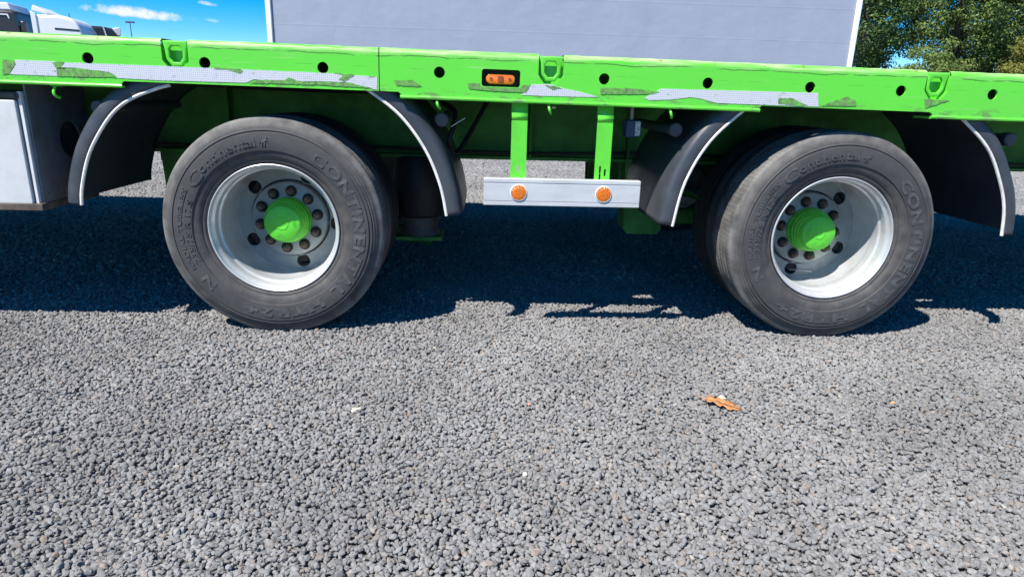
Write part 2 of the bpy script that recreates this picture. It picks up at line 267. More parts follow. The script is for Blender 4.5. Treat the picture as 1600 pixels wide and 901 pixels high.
# ------------------------------------------------------------------ mesh helpers
class MB:
    def __init__(s): s.v = []; s.f = []
    def add(s, v, f):
        o = len(s.v); s.v += [tuple(x) for x in v]; s.f += [tuple(i + o for i in q) for q in f]; return s
    def box(s, x0, x1, y0, y1, z0, z1):
        v = [(x, y, z) for z in (z0, z1) for y in (y0, y1) for x in (x0, x1)]
        return s.add(v, [(0, 2, 3, 1), (4, 5, 7, 6), (0, 1, 5, 4), (2, 6, 7, 3), (0, 4, 6, 2), (1, 3, 7, 5)])
    def lathe(s, prof, c=(0, 0, 0), n=64, axis='Y', a0=0.0, a1=2 * math.pi, closed=False):
        full = abs(a1 - a0 - 2 * math.pi) < 1e-6; k = n if full else n + 1; v = []; f = []
        for j in range(k):
            a = a0 + (a1 - a0) * j / n; ca, sa = math.cos(a), math.sin(a)
            for r, h in prof:
                if axis == 'Y': v.append((c[0] + r * sa, c[1] + h, c[2] + r * ca))
                elif axis == 'Z': v.append((c[0] + r * ca, c[1] + r * sa, c[2] + h))
                else: v.append((c[0] + h, c[1] + r * ca, c[2] + r * sa))
        m_ = len(prof); e = m_ if closed else m_ - 1
        for j in range(n):
            j2 = (j + 1) % k
            for i in range(e):
                i2 = (i + 1) % m_; f.append((j * m_ + i, j2 * m_ + i, j2 * m_ + i2, j * m_ + i2))
        return s.add(v, f)
    def cyl(s, c, r, h0, h1, axis='Y', n=32, r1=None):
        r1 = r if r1 is None else r1
        return s.lathe([(0.0005 * r, h0), (r, h0), (r1, h1), (0.0005 * r, h1)], c, n, axis)
    def tube(s, pts, r, n=10, cap=True):
        pts = [Vector(p) for p in pts]; v = []; f = []; up = None
        for i, p in enumerate(pts):
            t = (pts[min(i + 1, len(pts) - 1)] - pts[max(i - 1, 0)]).normalized()
            if up is None: up = t.orthogonal().normalized()
            up = (up - t * up.dot(t)).normalized(); w = t.cross(up); rr = r[i] if isinstance(r, (list, tuple)) else r
            for k in range(n):
                a = 2 * math.pi * k / n; v.append(p + (up * math.cos(a) + w * math.sin(a)) * rr)
        for i in range(len(pts) - 1):
            for k in range(n): f.append((i * n + k, i * n + (k + 1) % n, (i + 1) * n + (k + 1) % n, (i + 1) * n + k))
        if cap: f.append(tuple(range(n))[::-1]); f.append(tuple((len(pts) - 1) * n + k for k in range(n)))
        return s.add(v, f)
    def extr(s, prof, x0, x1, nx=1, jit=None):
        # prof: list of (y,z), swept along X
        v = []; f = []; m_ = len(prof)
        for i in range(nx + 1):
            x = x0 + (x1 - x0) * i / nx
            for k, (y, z) in enumerate(prof):
                dy, dz = jit(x, k) if jit else (0, 0); v.append((x, y + dy, z + dz))
        for i in range(nx):
            for k in range(m_ - 1): f.append((i * m_ + k, (i + 1) * m_ + k, (i + 1) * m_ + k + 1, i * m_ + k + 1))
        return s.add(v, f)
    def loft_x(s, poly, y0, y1):
        # closed polygon in (x,z) extruded along Y
        n = len(poly); v = [(x, y0, z) for x, z in poly] + [(x, y1, z) for x, z in poly]
        f = [tuple(range(n)), tuple(range(2 * n - 1, n - 1, -1))] + [(i, i + n, (i + 1) % n + n, (i + 1) % n) for i in range(n)]
        return s.add(v, f)

def finish(me, material, sharp=40, recalc=True):
    if recalc:
        b_ = bmesh.new(); b_.from_mesh(me); bmesh.ops.remove_doubles(b_, verts=b_.verts, dist=1e-6); bmesh.ops.recalc_face_normals(b_, faces=b_.faces); b_.to_mesh(me); b_.free()
    if material: me.materials.clear(); me.materials.append(material)
    if sharp is not None:
        me.polygons.foreach_set('use_smooth', [True] * len(me.polygons)); me.set_sharp_from_angle(angle=math.radians(sharp))
    me.update()
def link(name, me, parent=None, loc=None, rot=None):
    o = bpy.data.objects.new(name, me); COL.objects.link(o)
    if loc is not None: o.location = loc
    if rot is not None: o.rotation_euler = rot
    if parent is not None:
        o.parent = parent; o.matrix_parent_inverse = WM[parent.name].inverted()
    WM[o.name] = (Matrix.LocRotScale(Vector(loc) if loc is not None else Vector((0, 0, 0)), None, None) if rot is None else Matrix.LocRotScale(Vector(loc or (0, 0, 0)), __import__('mathutils').Euler(rot), None))
    return o
WM = {}
def obj(name, mb, material, parent=None, sharp=40, bevel=0.0, loc=None, rot=None):
    me = bpy.data.meshes.new(name); me.from_pydata(mb.v, [], mb.f); finish(me, material, sharp)
    o = link(name, me, parent, loc, rot)
    if bevel: add_bevel(o, bevel)
    return o
def add_bevel(o, w, seg=2):
    bv = o.modifiers.new('bevel', 'BEVEL'); bv.width = w; bv.segments = seg; bv.limit_method = 'ANGLE'; bv.angle_limit = math.radians(35)
def thing(name, label, cat, loc, group=None):
    o = bpy.data.objects.new(name, None); COL.objects.link(o); o.location = loc; o['label'] = label; o['category'] = cat; o.empty_display_size = 0.2
    if group: o['group'] = group
    WM[o.name] = Matrix.Translation(loc); return o
def tag(o, label, cat, group=None):
    o['label'] = label; o['category'] = cat
    if group: o['group'] = group
    return o
def flat(outline, holes, thick, bev=0.0):
    """mesh of a plate with holes: outline in (x,z), thickness along Y from 0 (front) to +thick"""
    cu = bpy.data.curves.new('tmp', 'CURVE'); cu.dimensions = '2D'; cu.fill_mode = 'BOTH'; cu.extrude = max(thick / 2 - bev, 1e-5); cu.bevel_depth = bev; cu.bevel_resolution = 2
    if bev: cu.offset = -bev
    for poly in [outline] + list(holes):
        sp_ = cu.splines.new('POLY'); sp_.points.add(len(poly) - 1)
        for p, (x, z) in zip(sp_.points, poly): p.co = (x, z, 0, 1)
        sp_.use_cyclic_u = True
    o = bpy.data.objects.new('tmp', cu); COL.objects.link(o); dg = bpy.context.evaluated_depsgraph_get(); dg.update()
    me = bpy.data.meshes.new_from_object(o.evaluated_get(dg)); bpy.data.objects.remove(o); bpy.data.curves.remove(cu)
    co = np.empty(len(me.vertices) * 3); me.vertices.foreach_get('co', co); co = co.reshape(-1, 3)
    me.vertices.foreach_set('co', np.c_[co[:, 0], -co[:, 2] + thick / 2, co[:, 1]].ravel()); me.update(); return me
def circle(cx, cz, r, n=28, rz=None): return [(cx + r * math.cos(2 * math.pi * k / n), cz + (rz or r) * math.sin(2 * math.pi * k / n)) for k in range(n)]
def rrect(cx, cz, w, h, r, n=6):
    o_ = []
    for sx_, sz_, a in ((1, 1, 0), (-1, 1, 90), (-1, -1, 180), (1, -1, 270)):
        for k in range(n + 1):
            t = math.radians(a + 90 * k / n); o_.append((cx + sx_ * (w / 2 - r) + r * math.cos(t), cz + sz_ * (h / 2 - r) + r * math.sin(t)))
    return o_
def text_mesh(s, size, thick=0.0, spacing=1.0):
    cu = bpy.data.curves.new('tmp', 'FONT'); cu.body = s; cu.size = size; cu.offset = thick; cu.align_x = 'CENTER'; cu.space_character = spacing; cu.resolution_u = 3; cu.fill_mode = 'FRONT'
    o = bpy.data.objects.new('tmp', cu); COL.objects.link(o); dg = bpy.context.evaluated_depsgraph_get(); dg.update()
    me = bpy.data.meshes.new_from_object(o.evaluated_get(dg)); bpy.data.objects.remove(o); bpy.data.curves.remove(cu)
    v = [tuple(x.co) for x in me.vertices]; f = [tuple(p.vertices) for p in me.polygons]; bpy.data.meshes.remove(me); return v, f
def smooth_path(pts, per=6):
    P_ = [Vector(p) for p in pts]; out_ = []
    for i in range(len(P_) - 1):
        p0 = P_[max(i - 1, 0)]; p1 = P_[i]; p2 = P_[i + 1]; p3 = P_[min(i + 2, len(P_) - 1)]
        for k in range(per):
            t = k / per; out_.append(0.5 * ((2 * p1) + (p2 - p0) * t + (2 * p0 - 5 * p1 + 4 * p2 - p3) * t * t + (3 * p1 - p0 - 3 * p2 + p3) * t ** 3))
    out_.append(P_[-1]); return out_

# ------------------------------------------------------------------ ground
gp = MB(); gp.add([(-400, -60, 0), (400, -60, 0), (400, 900, 0), (-400, 900, 0)], [(0, 1, 2, 3)])
g_ = obj('ground', gp, M['ground'], sharp=None, loc=(0, 0, -0.013)); g_['kind'] = 'structure'

def gravel(name, pts, size, seed):
    me = bpy.data.meshes.new(name); me.vertices.add(len(pts)); me.vertices.foreach_set('co', pts.astype(np.float32).ravel()); me.update(); me.materials.append(M['gravel'])
    o = link(name, me); o['kind'] = 'stuff'
    ng = bpy.data.node_groups.new(name + '_nodes', 'GeometryNodeTree')
    ng.interface.new_socket('Geometry', in_out='INPUT', socket_type='NodeSocketGeometry'); ng.interface.new_socket('Geometry', in_out='OUTPUT', socket_type='NodeSocketGeometry')
    n = ng.nodes.new; l = ng.links.new
    gi = n('NodeGroupInput'); go = n('NodeGroupOutput'); jn = n('GeometryNodeJoinGeometry')
    for k in range(10):
        ico = n('GeometryNodeMeshIcoSphere'); ico.inputs['Radius'].default_value = 1.0; ico.inputs['Subdivisions'].default_value = 2 if k % 2 else 1
        rv = n('FunctionNodeRandomValue'); rv.data_type = 'FLOAT'; rv.inputs[2].default_value = 0.50 if k % 2 else 0.72; rv.inputs[3].default_value = 1.0; rv.inputs['Seed'].default_value = seed * 31 + k
        po = n('GeometryNodeInputPosition'); vm = n('ShaderNodeVectorMath'); vm.operation = 'SCALE'; l(po.outputs[0], vm.inputs[0]); l(rv.outputs[1], vm.inputs['Scale'])
        v2 = n('ShaderNodeVectorMath'); v2.operation = 'MULTIPLY'; l(vm.outputs[0], v2.inputs[0]); v2.inputs[1].default_value = (1.12, random.uniform(0.68, 1.0), random.uniform(0.62, 0.9))
        st = n('GeometryNodeSetPosition'); l(ico.outputs['Mesh'], st.inputs['Geometry']); l(v2.outputs[0], st.inputs['Position'])
        ch = n('GeometryNodeConvexHull'); l(st.outputs[0], ch.inputs[0])
        sm = n('GeometryNodeSetMaterial'); sm.inputs['Material'].default_value = M['gravel']; l(ch.outputs[0], sm.inputs[0])
        ti = n('GeometryNodeGeometryToInstance'); l(sm.outputs[0], ti.inputs[0]); l(ti.outputs[0], jn.inputs[0])
    ip = n('GeometryNodeInstanceOnPoints'); l(gi.outputs[0], ip.inputs['Points']); l(jn.outputs[0], ip.inputs['Instance']); ip.inputs['Pick Instance'].default_value = True
    rr = n('FunctionNodeRandomValue'); rr.data_type = 'FLOAT_VECTOR'; rr.inputs[0].default_value = (-0.55, -0.55, 0); rr.inputs[1].default_value = (0.55, 0.55, 6.283); l(rr.outputs[0], ip.inputs['Rotation'])
    rs = n('FunctionNodeRandomValue'); rs.data_type = 'FLOAT'; rs.inputs[2].default_value = 0.0; rs.inputs[3].default_value = 1.0; rs.inputs['Seed'].default_value = seed + 5
    pw = n('ShaderNodeMath'); pw.operation = 'POWER'; l(rs.outputs[1], pw.inputs[0]); pw.inputs[1].default_value = 1.6
    mr = n('ShaderNodeMapRange'); mr.inputs['To Min'].default_value = size * 0.72; mr.inputs['To Max'].default_value = size * 1.55; l(pw.outputs[0], mr.inputs['Value']); l(mr.outputs[0], ip.inputs['Scale'])
    l(ip.outputs[0], go.inputs[0])
    md = o.modifiers.new('gravel', 'NODES'); md.node_group = ng; return o
def field(x0, x1, y0, y1, sp, jit=0.42, inside=None):
    xs = np.arange(x0, x1, sp); ys = np.arange(y0, y1, sp * 0.87); X, Y = np.meshgrid(xs, ys); X[1::2] += sp / 2
    X = X.ravel() + rng.uniform(-jit, jit, X.size) * sp; Y = Y.ravel() + rng.uniform(-jit, jit, Y.size) * sp
    if inside is not None: k = inside(X, Y); X, Y = X[k], Y[k]
    Z = rng.normal(0, 0.0027, X.size) + 0.0020 * np.sin(X * 1.7 + 2 * np.sin(Y * 2.1)) + 0.0040 * np.sin(X * 5.1 + 1.3 * np.sin(Y * 4)) * np.sin(Y * 6.3 + X) - 0.006
    return np.c_[X, Y, Z]
near = lambda X, Y: (X > -2.1 - 0.62 * (Y + 1.5)) & (X < 3.8 + 0.62 * (Y + 1.5))
gravel('gravel', field(-3.6, 5.3, -1.6, 0.75, 0.0112, inside=near), 0.0078, 1)
fx = np.concatenate([rng.uniform(-2.6, 4.3, 26000)]); fy = rng.uniform(-1.6, 0.75, fx.size); fk = near(fx, fy)
gravel('gravel_fines', np.c_[fx, fy, rng.normal(-0.0035, 0.002, fx.size)][fk], 0.0040, 4)
mid = lambda X, Y: (X > -2.7 - 0.9 * (Y - 0.75)) & (X < 4.4 + 0.9 * (Y - 0.75))
gravel('gravel', field(-6.4, 8.0, 0.75, 4.6, 0.0175, inside=mid), 0.0120, 2)

far = lambda X, Y: (X > -6.2 - 0.75 * (Y - 4.6)) & (X < 7.6 + 0.9 * (Y - 4.6))
gravel('gravel', field(-10.5, 12.5, 4.6, 10.0, 0.027, inside=far), 0.0185, 3)

# ------------------------------------------------------------------ the flatbed trailer
T = thing('flatbed_trailer', 'bright green flatbed trailer with two twin-tyred axles standing on grey gravel', 'trailer', (1.04, 1.25, 0))
YB = -0.042; TILT = 0.0098; ZT = 1.024
RO = dict(loc=(0, YB, 0), rot=(0, TILT, 0))           # side rail parts share this gently sloping frame
HOLES = [-0.93, -0.555, -0.18, 0.206, 0.594, 1.156, 1.517, 1.880, 2.207, 2.542, 2.90, 3.28]
RINGS = [-1.52, -0.274, 0.972, 2.334, 3.58]
LAMP = (0.8025, 0.941)
def notch(cx):  # octagonal ring pocket, open at the top of the face plate
    return [(cx - 0.043, 1.02), (cx - 0.043, 0.956), (cx - 0.022, 0.929), (cx + 0.022, 0.929), (cx + 0.043, 0.956), (cx + 0.043, 1.02)]
def rail(x0, x1, low, zt_face=1.008):
    # bottom edge: steps down where the lower flange is
    bot = []; zs, zd = 0.884, 0.874
    pts = [x0] + sorted(low) + [x1]
    state = low_start = (x0 < -1.0 or (x0 > 0.3 and False))
    bot.append((x0, zd if state else zs))
    for q in sorted(low):
        a, b_ = ((zd, zs) if state else (zs, zd)); bot.append((q - 0.006, a)); bot.append((q + 0.006, b_)); state = not state
    bot.append((x1, zd if state else zs))
    top = [(x1, zt_face)]
    for cx in sorted([r for r in RINGS if x0 < r < x1], reverse=True):
        nn = notch(cx); nn = [(nn[5][0], zt_face)] + nn[4:0:-1] + [(nn[0][0], zt_face)]; top += nn
    top.append((x0, zt_face))
    holes = [circle(h, 0.952, 0.0185) for h in HOLES if x0 < h < x1]
    if x0 < LAMP[0] < x1: holes.append(rrect(LAMP[0], LAMP[1], 0.131, 0.056, 0.009))
    me = flat(bot + top, holes, 0.008)
    b_ = bmesh.new(); b_.from_mesh(me)
    mb = MB()
    prof = [(0.0, zt_face), (0.0006, 1.0125), (0.004, 1.0185), (0.010, 1.0225), (0.018, ZT), (0.09, ZT), (0.09, ZT - 0.008)]
    cuts = [x0]
    for cx in sorted([r for r in RINGS if x0 < r < x1]): cuts += [cx - 0.043, cx + 0.043]
    cuts.append(x1)
    def jit(x, k):
        if k in (0, 5, 6): return (0, 0)
        q = noise.noise((x * 9, k * 0.1, 3.3)) * 0.0016 + noise.noise((x * 34, k * 0.3, 1.3)) * 0.0011; return (max(0, q) * 1.0, q * 1.0 if k > 1 else 0)
    for a, c_ in zip(cuts[0::2], cuts[1::2]): mb.extr(prof, a, c_, max(2, int((c_ - a) / 0.012)), jit)
    # lower flange: a rolled plate turned inwards
    segs = []; st = x0 < -1.0; last = x0
    for q in sorted(low) + [x1]:
        if st: segs.append((last, q))
        st = not st; last = q
    for a, c_ in segs:
        rp = [(0.0004, 0.8745), (-0.0035, 0.8730), (-0.0055, 0.8690), (-0.0045, 0.8645), (0.0, 0.8620), (0.10, 0.8620), (0.10, 0.8700), (0.0082, 0.8700)]
        mb.extr(rp, a, c_, max(2, int((c_ - a) / 0.04)), lambda x, k: (noise.noise((x * 14, 7, k * .2)) * 0.0008, noise.noise((x * 11, 3, k * .2)) * 0.0010))
        for xe in (a, c_):
            n0 = len(mb.v); mb.v += [(xe, y, z) for y, z in rp]; mb.f.append(tuple(range(n0, n0 + len(rp))))
    t_ = bpy.data.meshes.new('t'); t_.from_pydata(mb.v, [], mb.f); b_.from_mesh(t_); bpy.data.meshes.remove(t_)
    bmesh.ops.recalc_face_normals(b_, faces=b_.faces); b_.to_mesh(me); b_.free(); finish(me, M['rail'], 30, recalc=False); me.name = 'side_rail'
    return link('side_rail', me, T, **RO)
rail_front = rail(-4.2, 0.3905, [-0.455])
rail_rear = rail(0.3945, 5.2, [0.462, 1.712, 2.335])
def rp_(name, mb_or_me, material, par, **k):
    if isinstance(mb_or_me, MB):
        return obj(name, mb_or_me, material, par, **RO, **k)
    finish(mb_or_me, material, k.get('sharp', 30)); return link(name, mb_or_me, par, **RO)
rail_of = lambda x: rail_front if x < 0.3925 else rail_rear
rp_('weld_seam', MB().box(0.3885, 0.3965, 0.001, 0.010, 0.889, 1.012), M['weld'], T)
# reflective tape and the glue it left behind
def jag(poly, amp, step=0.006):
    o_ = []; n = len(poly)
    for i in range(n):
        a = Vector(poly[i]); b_ = Vector(poly[(i + 1) % n]); k = max(1, int((b_ - a).length / step)); d = (b_ - a).normalized(); nn = Vector((-d.y, d.x))
        for j in range(k):
            p = a + (b_ - a) * j / k; o_.append(tuple(p + nn * (noise.noise((p.x * 130, p.y * 130, i)) * amp)))
    return o_
TAPES = [[(-0.787, 0.938), (-0.659, 0.938), (-0.658, 0.922), (-0.661, 0.892), (-0.813, 0.892), (-0.792, 0.915)],
 [(-0.629, 0.936), (-0.316, 0.937), (-0.005, 0.936), (0.241, 0.935), (0.273, 0.932), (0.263, 0.913), (0.3, 0.932), (0.386, 0.930), (0.384, 0.888), (0.342, 0.896), (0.289, 0.908), (0.193, 0.908), (0.123, 0.905), (0.092, 0.917), (0.077, 0.906), (0.007, 0.905), (-0.024, 0.906), (-0.05, 0.894), (-0.322, 0.891), (-0.462, 0.893), (-0.492, 0.911), (-0.599, 0.92), (-0.646, 0.921)],
 [(0.875, 0.889), (0.906, 0.925), (0.972, 0.928), (1.017, 0.916), (1.07, 0.908), (1.142, 0.892), (1.071, 0.89), (1.011, 0.89), (0.961, 0.889)],
 [(1.3, 0.895), (1.358, 0.928), (1.91, 0.934), (1.92, 0.888), (1.556, 0.887), (1.53, 0.893), (1.484, 0.902), (1.461, 0.903), (1.386, 0.892), (1.317, 0.888)]]
for p in TAPES: rp_('reflective_tape', _t := flat(jag(p, 0.0014, 0.004), [], 0.0012), M['tape'], T); _o = bpy.data.objects[-1] if False else None
for o in [o for o in bpy.data.objects if o.name.startswith('reflective_tape')]: o.location.y = YB - 0.0013; o['label'] = 'worn silver reflective tape'
RES = [[(-0.824, 0.939), (-0.789, 0.935), (-0.786, 0.925), (-0.812, 0.894), (-0.833, 0.891)], [(-0.656, 0.918), (-0.601, 0.92), (-0.494, 0.911), (-0.47, 0.895), (-0.661, 0.892)],
 [(-0.671, 0.935), (-0.629, 0.937), (-0.645, 0.923), (-0.626, 0.917), (-0.657, 0.914)], [(-0.152, 0.940), (-0.13, 0.938), (-0.063, 0.937), (-0.056, 0.929), (-0.069, 0.923), (-0.099, 0.932), (-0.150, 0.935)],
 [(0.241, 0.937), (0.311, 0.933), (0.278, 0.911), (0.257, 0.915), (0.273, 0.93)], [(0.441, 0.92), (0.503, 0.924), (0.535, 0.904), (0.481, 0.905), (0.449, 0.905)],
 [(0.689, 0.921), (0.732, 0.921), (0.734, 0.911), (0.872, 0.911), (0.874, 0.919), (0.904, 0.925), (0.89, 0.897), (0.763, 0.899), (0.693, 0.904)],
 [(1.144, 0.923), (1.258, 0.925), (1.352, 0.916), (1.326, 0.909), (1.204, 0.904), (1.146, 0.902)], [(1.772, 0.91), (1.817, 0.914), (1.88, 0.891), (1.851, 0.889), (1.774, 0.893)],
 [(1.931, 0.892), (2.017, 0.926), (2.049, 0.914), (2.055, 0.895)], [(2.297, 0.928), (2.389, 0.927), (2.346, 0.912), (2.307, 0.897)], [(0.955, 0.924), (0.986, 0.923), (1.012, 0.916), (0.982, 0.909)],
 [(-0.04, 0.893), (-0.008, 0.905), (0.077, 0.906), (0.092, 0.917), (0.123, 0.905), (0.289, 0.908), (0.363, 0.893), (0.203, 0.896), (0.054, 0.896)]]
for p in RES:
    o = rp_('glue_residue', flat(jag(p, 0.0030, 0.004), [], 0.0006), M['residue'], T); o.location.y = YB - 0.0022
# lashing rings in their pockets
ring_me = None
for cx in RINGS:
    nt_ = notch(0.0); pk = MB(); d = 0.034
    fr = [(x, z) for x, z in nt_]; n0 = len(fr)
    pk.add([(x, 0.0081, z) for x, z in fr] + [(x * 0.97, d, z) for x, z in fr], [(i, i + 1, i + 1 + n0, i + n0) for i in range(n0 - 1)] + [tuple(range(n0, 2 * n0))])
    o = obj('ring_pocket', pk, M['rail'], T, 30, loc=(cx, YB, -TILT * cx), rot=(0, TILT, 0))
    outl = [(-0.040, 1.017), (-0.036, 0.990), (-0.0325, 0.960), (-0.017, 0.937), (0.017, 0.937), (0.0325, 0.960), (0.036, 0.990), (0.040, 1.017)]
    hole = [(-0.0205, 0.992), (-0.0215, 0.966), (-0.0105, 0.951), (0.0105, 0.951), (0.0215, 0.966), (0.0205, 0.992), (0.012, 1.001), (-0.012, 1.001)]
    me = flat(outl, [hole], 0.013, 0.004); finish(me, M['green'], 40)
    o = link('lashing_ring', me, T, loc=(cx, YB + 0.007, -TILT * cx), rot=(0, TILT, 0))
    hb = MB(); hb.tube([(-0.0425, 0.012, 1.011), (0.0425, 0.012, 1.011)], 0.0065, 10); obj('hinge_pin', hb, M['green'], o, loc=(cx, YB + 0.004, -TILT * cx), rot=(0, TILT, 0))
# side marker lamp
pk = MB(); rr_ = rrect(LAMP[0], LAMP[1], 0.131, 0.056, 0.009); n0 = len(rr_)
pk.add([(x, 0.0081, z) for x, z in rr_] + [(x, 0.032, z) for x, z in rr_], [(i, (i + 1) % n0, (i + 1) % n0 + n0, i + n0) for i in range(n0)] + [tuple(range(n0, 2 * n0))])
lp = rp_('marker_lamp_housing', pk, M['darkhole'], T)
lx, lz = LAMP[0] - 0.001, LAMP[1] - 0.003
me = flat(rrect(lx, lz, 0.100, 0.034, 0.0165, 8), [], 0.022, 0.005); finish(me, M['amber_lamp'], 50)
lens = link('amber_lens', me, lp, loc=(0, YB + 0.008, 0), rot=(0, TILT, 0)); lens['label'] = 'amber marker lamp lens'
me = flat(rrect(lx, lz, 0.019, 0.022, 0.004), [], 0.003, 0.0008); finish(me, M['amber_dark']); link('lamp_core', me, lp, loc=(0, YB + 0.0058, 0), rot=(0, TILT, 0))
for s_ in (-1, 1):
    me = flat(circle(lx + s_ * 0.032, lz, 0.0055, 6), [circle(lx + s_ * 0.032, lz, 0.003, 6)], 0.002); finish(me, M['amber_dark']); link('lamp_screw', me, lp, loc=(0, YB + 0.0065, 0), rot=(0, TILT, 0))
# rope hooks under the rail
for x, z in ((-0.674, 0.862), (0.594, 0.860), (0.979, 0.853), (1.405, 0.850)):
    h = MB(); h.tube(smooth_path([(0, 0.01, 0.012), (0, 0.0, -0.004), (0.002, -0.010, -0.016), (0.006, -0.008, -0.027), (0.010, 0.006, -0.032)], 4), 0.0048, 8)
    h.box(-0.012, 0.026, 0.002, 0.03, 0.004, 0.011)
    obj('rope_hook', h, M['green'], T, loc=(x, -0.032, z))
# mudguards -------------------------------------------------------------
def mudguard(path, sgn, flare=0.0):
    """path: (x,z) along the inner lip edge from low end to crown; sgn = side on which the outside lies"""
    P2 = smooth_path([(x, z, 0) for x, z in path], 6); n = len(P2)
    sec = [(0.000, -0.020), (0.012, -0.0235), (0.034, -0.0225), (0.046, -0.0165), (0.055, -0.002), (0.060, 0.030), (0.061, 0.10), (0.062, 0.34), (0.060, 0.585), (0.054, 0.60)]
    mb = MB(); v = []; f = []; m_ = len(sec)
    for i, p in enumerate(P2):
        t = (P2[min(i + 1, n - 1)] - P2[max(i - 1, 0)]).normalized(); nn = Vector((-t.y, t.x, 0)) * sgn
        tp = 1.0 - 0.6 * max(0.0, (i / (n - 1) - 0.78) / 0.22)
        for rho, y in sec: q = p + nn * rho * tp; v.append((q.x, y, q.y))
    for i in range(n - 1):
        for k in range(m_ - 1): f.append((i * m_ + k, i * m_ + k + 1, (i + 1) * m_ + k + 1, (i + 1) * m_ + k))
    mb.add(v, f); o = obj('mudguard', mb, M['plastic'], T, 50)
    sd = o.modifiers.new('thickness', 'SOLIDIFY'); sd.thickness = 0.004; sd.offset = 0
    tr = MB(); tr.tube([(p.x, -0.0215, p.y) for p in P2], 0.0058, 8); obj('edge_trim', tr, M['white_trim'], o)
    # moulded badge on the lip
    return o
U = lambda x, z: (x, z)
mudguard([(-0.652, 0.468), (-0.642, 0.528), (-0.609, 0.625), (-0.566, 0.702), (-0.503, 0.782), (-0.435, 0.832), (-0.345, 0.868), (-0.300, 0.880)], 1)
mudguard([(0.626, 0.454), (0.604, 0.562), (0.553, 0.685), (0.466, 0.802), (0.352, 0.888), (0.330, 0.900)], -1)
mudguard([(1.457, 0.431), (1.488, 0.593), (1.565, 0.742), (1.690, 0.866), (1.72, 0.885)], 1)
mudguard([(2.728, 0.418), (2.712, 0.52), (2.670, 0.622), (2.590, 0.745), (2.450, 0.860), (2.42, 0.876)], -1)
for cx_ in (0.02, 2.08):  # black sheet added above each tyre pair to darken the wheel well
    cr_ = MB(); n_c = 14; v = []; f = []
    for i in range(n_c + 1):
        x = cx_ - 0.36 + 0.72 * i / n_c; z = 0.926 - 0.28 * (x - cx_) ** 2
        v += [(x, 0.06, z), (x, 0.60, z)]
    for i in range(n_c): f.append((2 * i, 2 * i + 1, 2 * i + 3, 2 * i + 2))
    o = obj('added_dark_arch', cr_.add(v, f), M['plastic'], T, 60); o.modifiers.new('t', 'SOLIDIFY').thickness = 0.004
# mudguard stays with end caps
for x, z in ((-0.565, 0.800), (0.607, 0.789), (1.446, 0.775), (2.700, 0.772)):
    s_ = MB(); s_.cyl((x, 0, z), 0.019, 0.03, 0.62, 'Y', 20); st = obj('mudguard_stay', s_, M['plastic'], T)
    s_ = MB(); s_.lathe([(0.0001, 0.006), (0.020, 0.006), (0.0245, 0.010), (0.0245, 0.045), (0.019, 0.045)], (x, 0, z), 24); obj('end_cap', s_, M['plastic'], st)
# marker board on two slotted posts
for i, (x, za, zb) in enumerate(((0.880, 0.864, 0.520), (1.181, 0.862, 0.520))):
    slots = [[(0.0, 0.628, .007, .022)], [(-0.008, 0.632, .007, .026), (0.010, 0.622, .007, .026), (-0.008, 0.606, .007, .024)]][i]
    me = flat([(-0.0275, zb), (0.0275, zb), (0.0275, 0.795), (-0.0275, 0.795)], [rrect(a, b_, w, h, w * 0.45, 4) for a, b_, w, h in slots], 0.006); finish(me, M['green'])
    po = link('board_post', me, T, loc=(x, -0.031, 0))
    j = MB(); j.add([(-0.0275, -0.031, 0.795), (0.0275, -0.031, 0.795), (0.0275, -0.036, 0.812), (-0.0275, -0.036, 0.812), (0.0285, -0.021, 0.832), (-0.0285, -0.021, 0.832), (0.0285, -0.021, za), (-0.0285, -0.021, za)], [(0, 1, 2, 3), (3, 2, 4, 5), (5, 4, 6, 7)])
    jo = obj('post_joggle', j, M['green'], po, 20, loc=(x, 0, 0)); sd = jo.modifiers.new('t', 'SOLIDIFY'); sd.thickness = 0.006; sd.offset = -1
    bo = MB()
    obj('post_flange', MB().box(x + 0.0225, x + 0.0275, -0.025, 0.012, 0.53, 0.794), M['green'], po)
bd = MB(); x0, x1 = 0.758, 1.316; zc_ = 0.550
prof = [(0.010, -0.0475), (-0.020, -0.0475), (-0.024, -0.0455), (-0.024, -0.0335), (-0.0215, -0.0325), (-0.0215, -0.0312), (-0.024, -0.030), (-0.024, 0.0300), (-0.0205, 0.0315), (-0.0205, 0.0335), (-0.024, 0.0350), (-0.024, 0.0455), (-0.020, 0.0475), (0.010, 0.0475)]
bd.extr(prof, x0, x1)
n0 = len(prof); bd.f.append(tuple(range(n0))); bd.f.append(tuple(range(2 * n0 - 1, n0 - 1, -1)))
bd.f.append((0, n0, 2 * n0 - 1, n0 - 1))
board = obj('marker_board', bd, M['alu'], T, 25, loc=(0, -0.038, zc_), rot=(0, 0.0, 0))
for x in (0.882, 1.185):
    r_ = MB(); r_.lathe([(0.0290, 0.003), (0.0290, -0.0025), (0.0280, -0.0035), (0.0268, -0.0035), (0.0262, -0.001)], (x, -0.0625, 0.549), 40)
    ro = obj('reflector_rim', r_, M['white_trim'], board)
    r_ = MB(); r_.lathe([(0.0263, 0.0), (0.0260, -0.0035), (0.0235, -0.0046), (0.012, -0.0050), (0.0001, -0.0052)], (x, -0.0625, 0.549), 40); obj('amber_reflector', r_, M['amber'], board, 60)
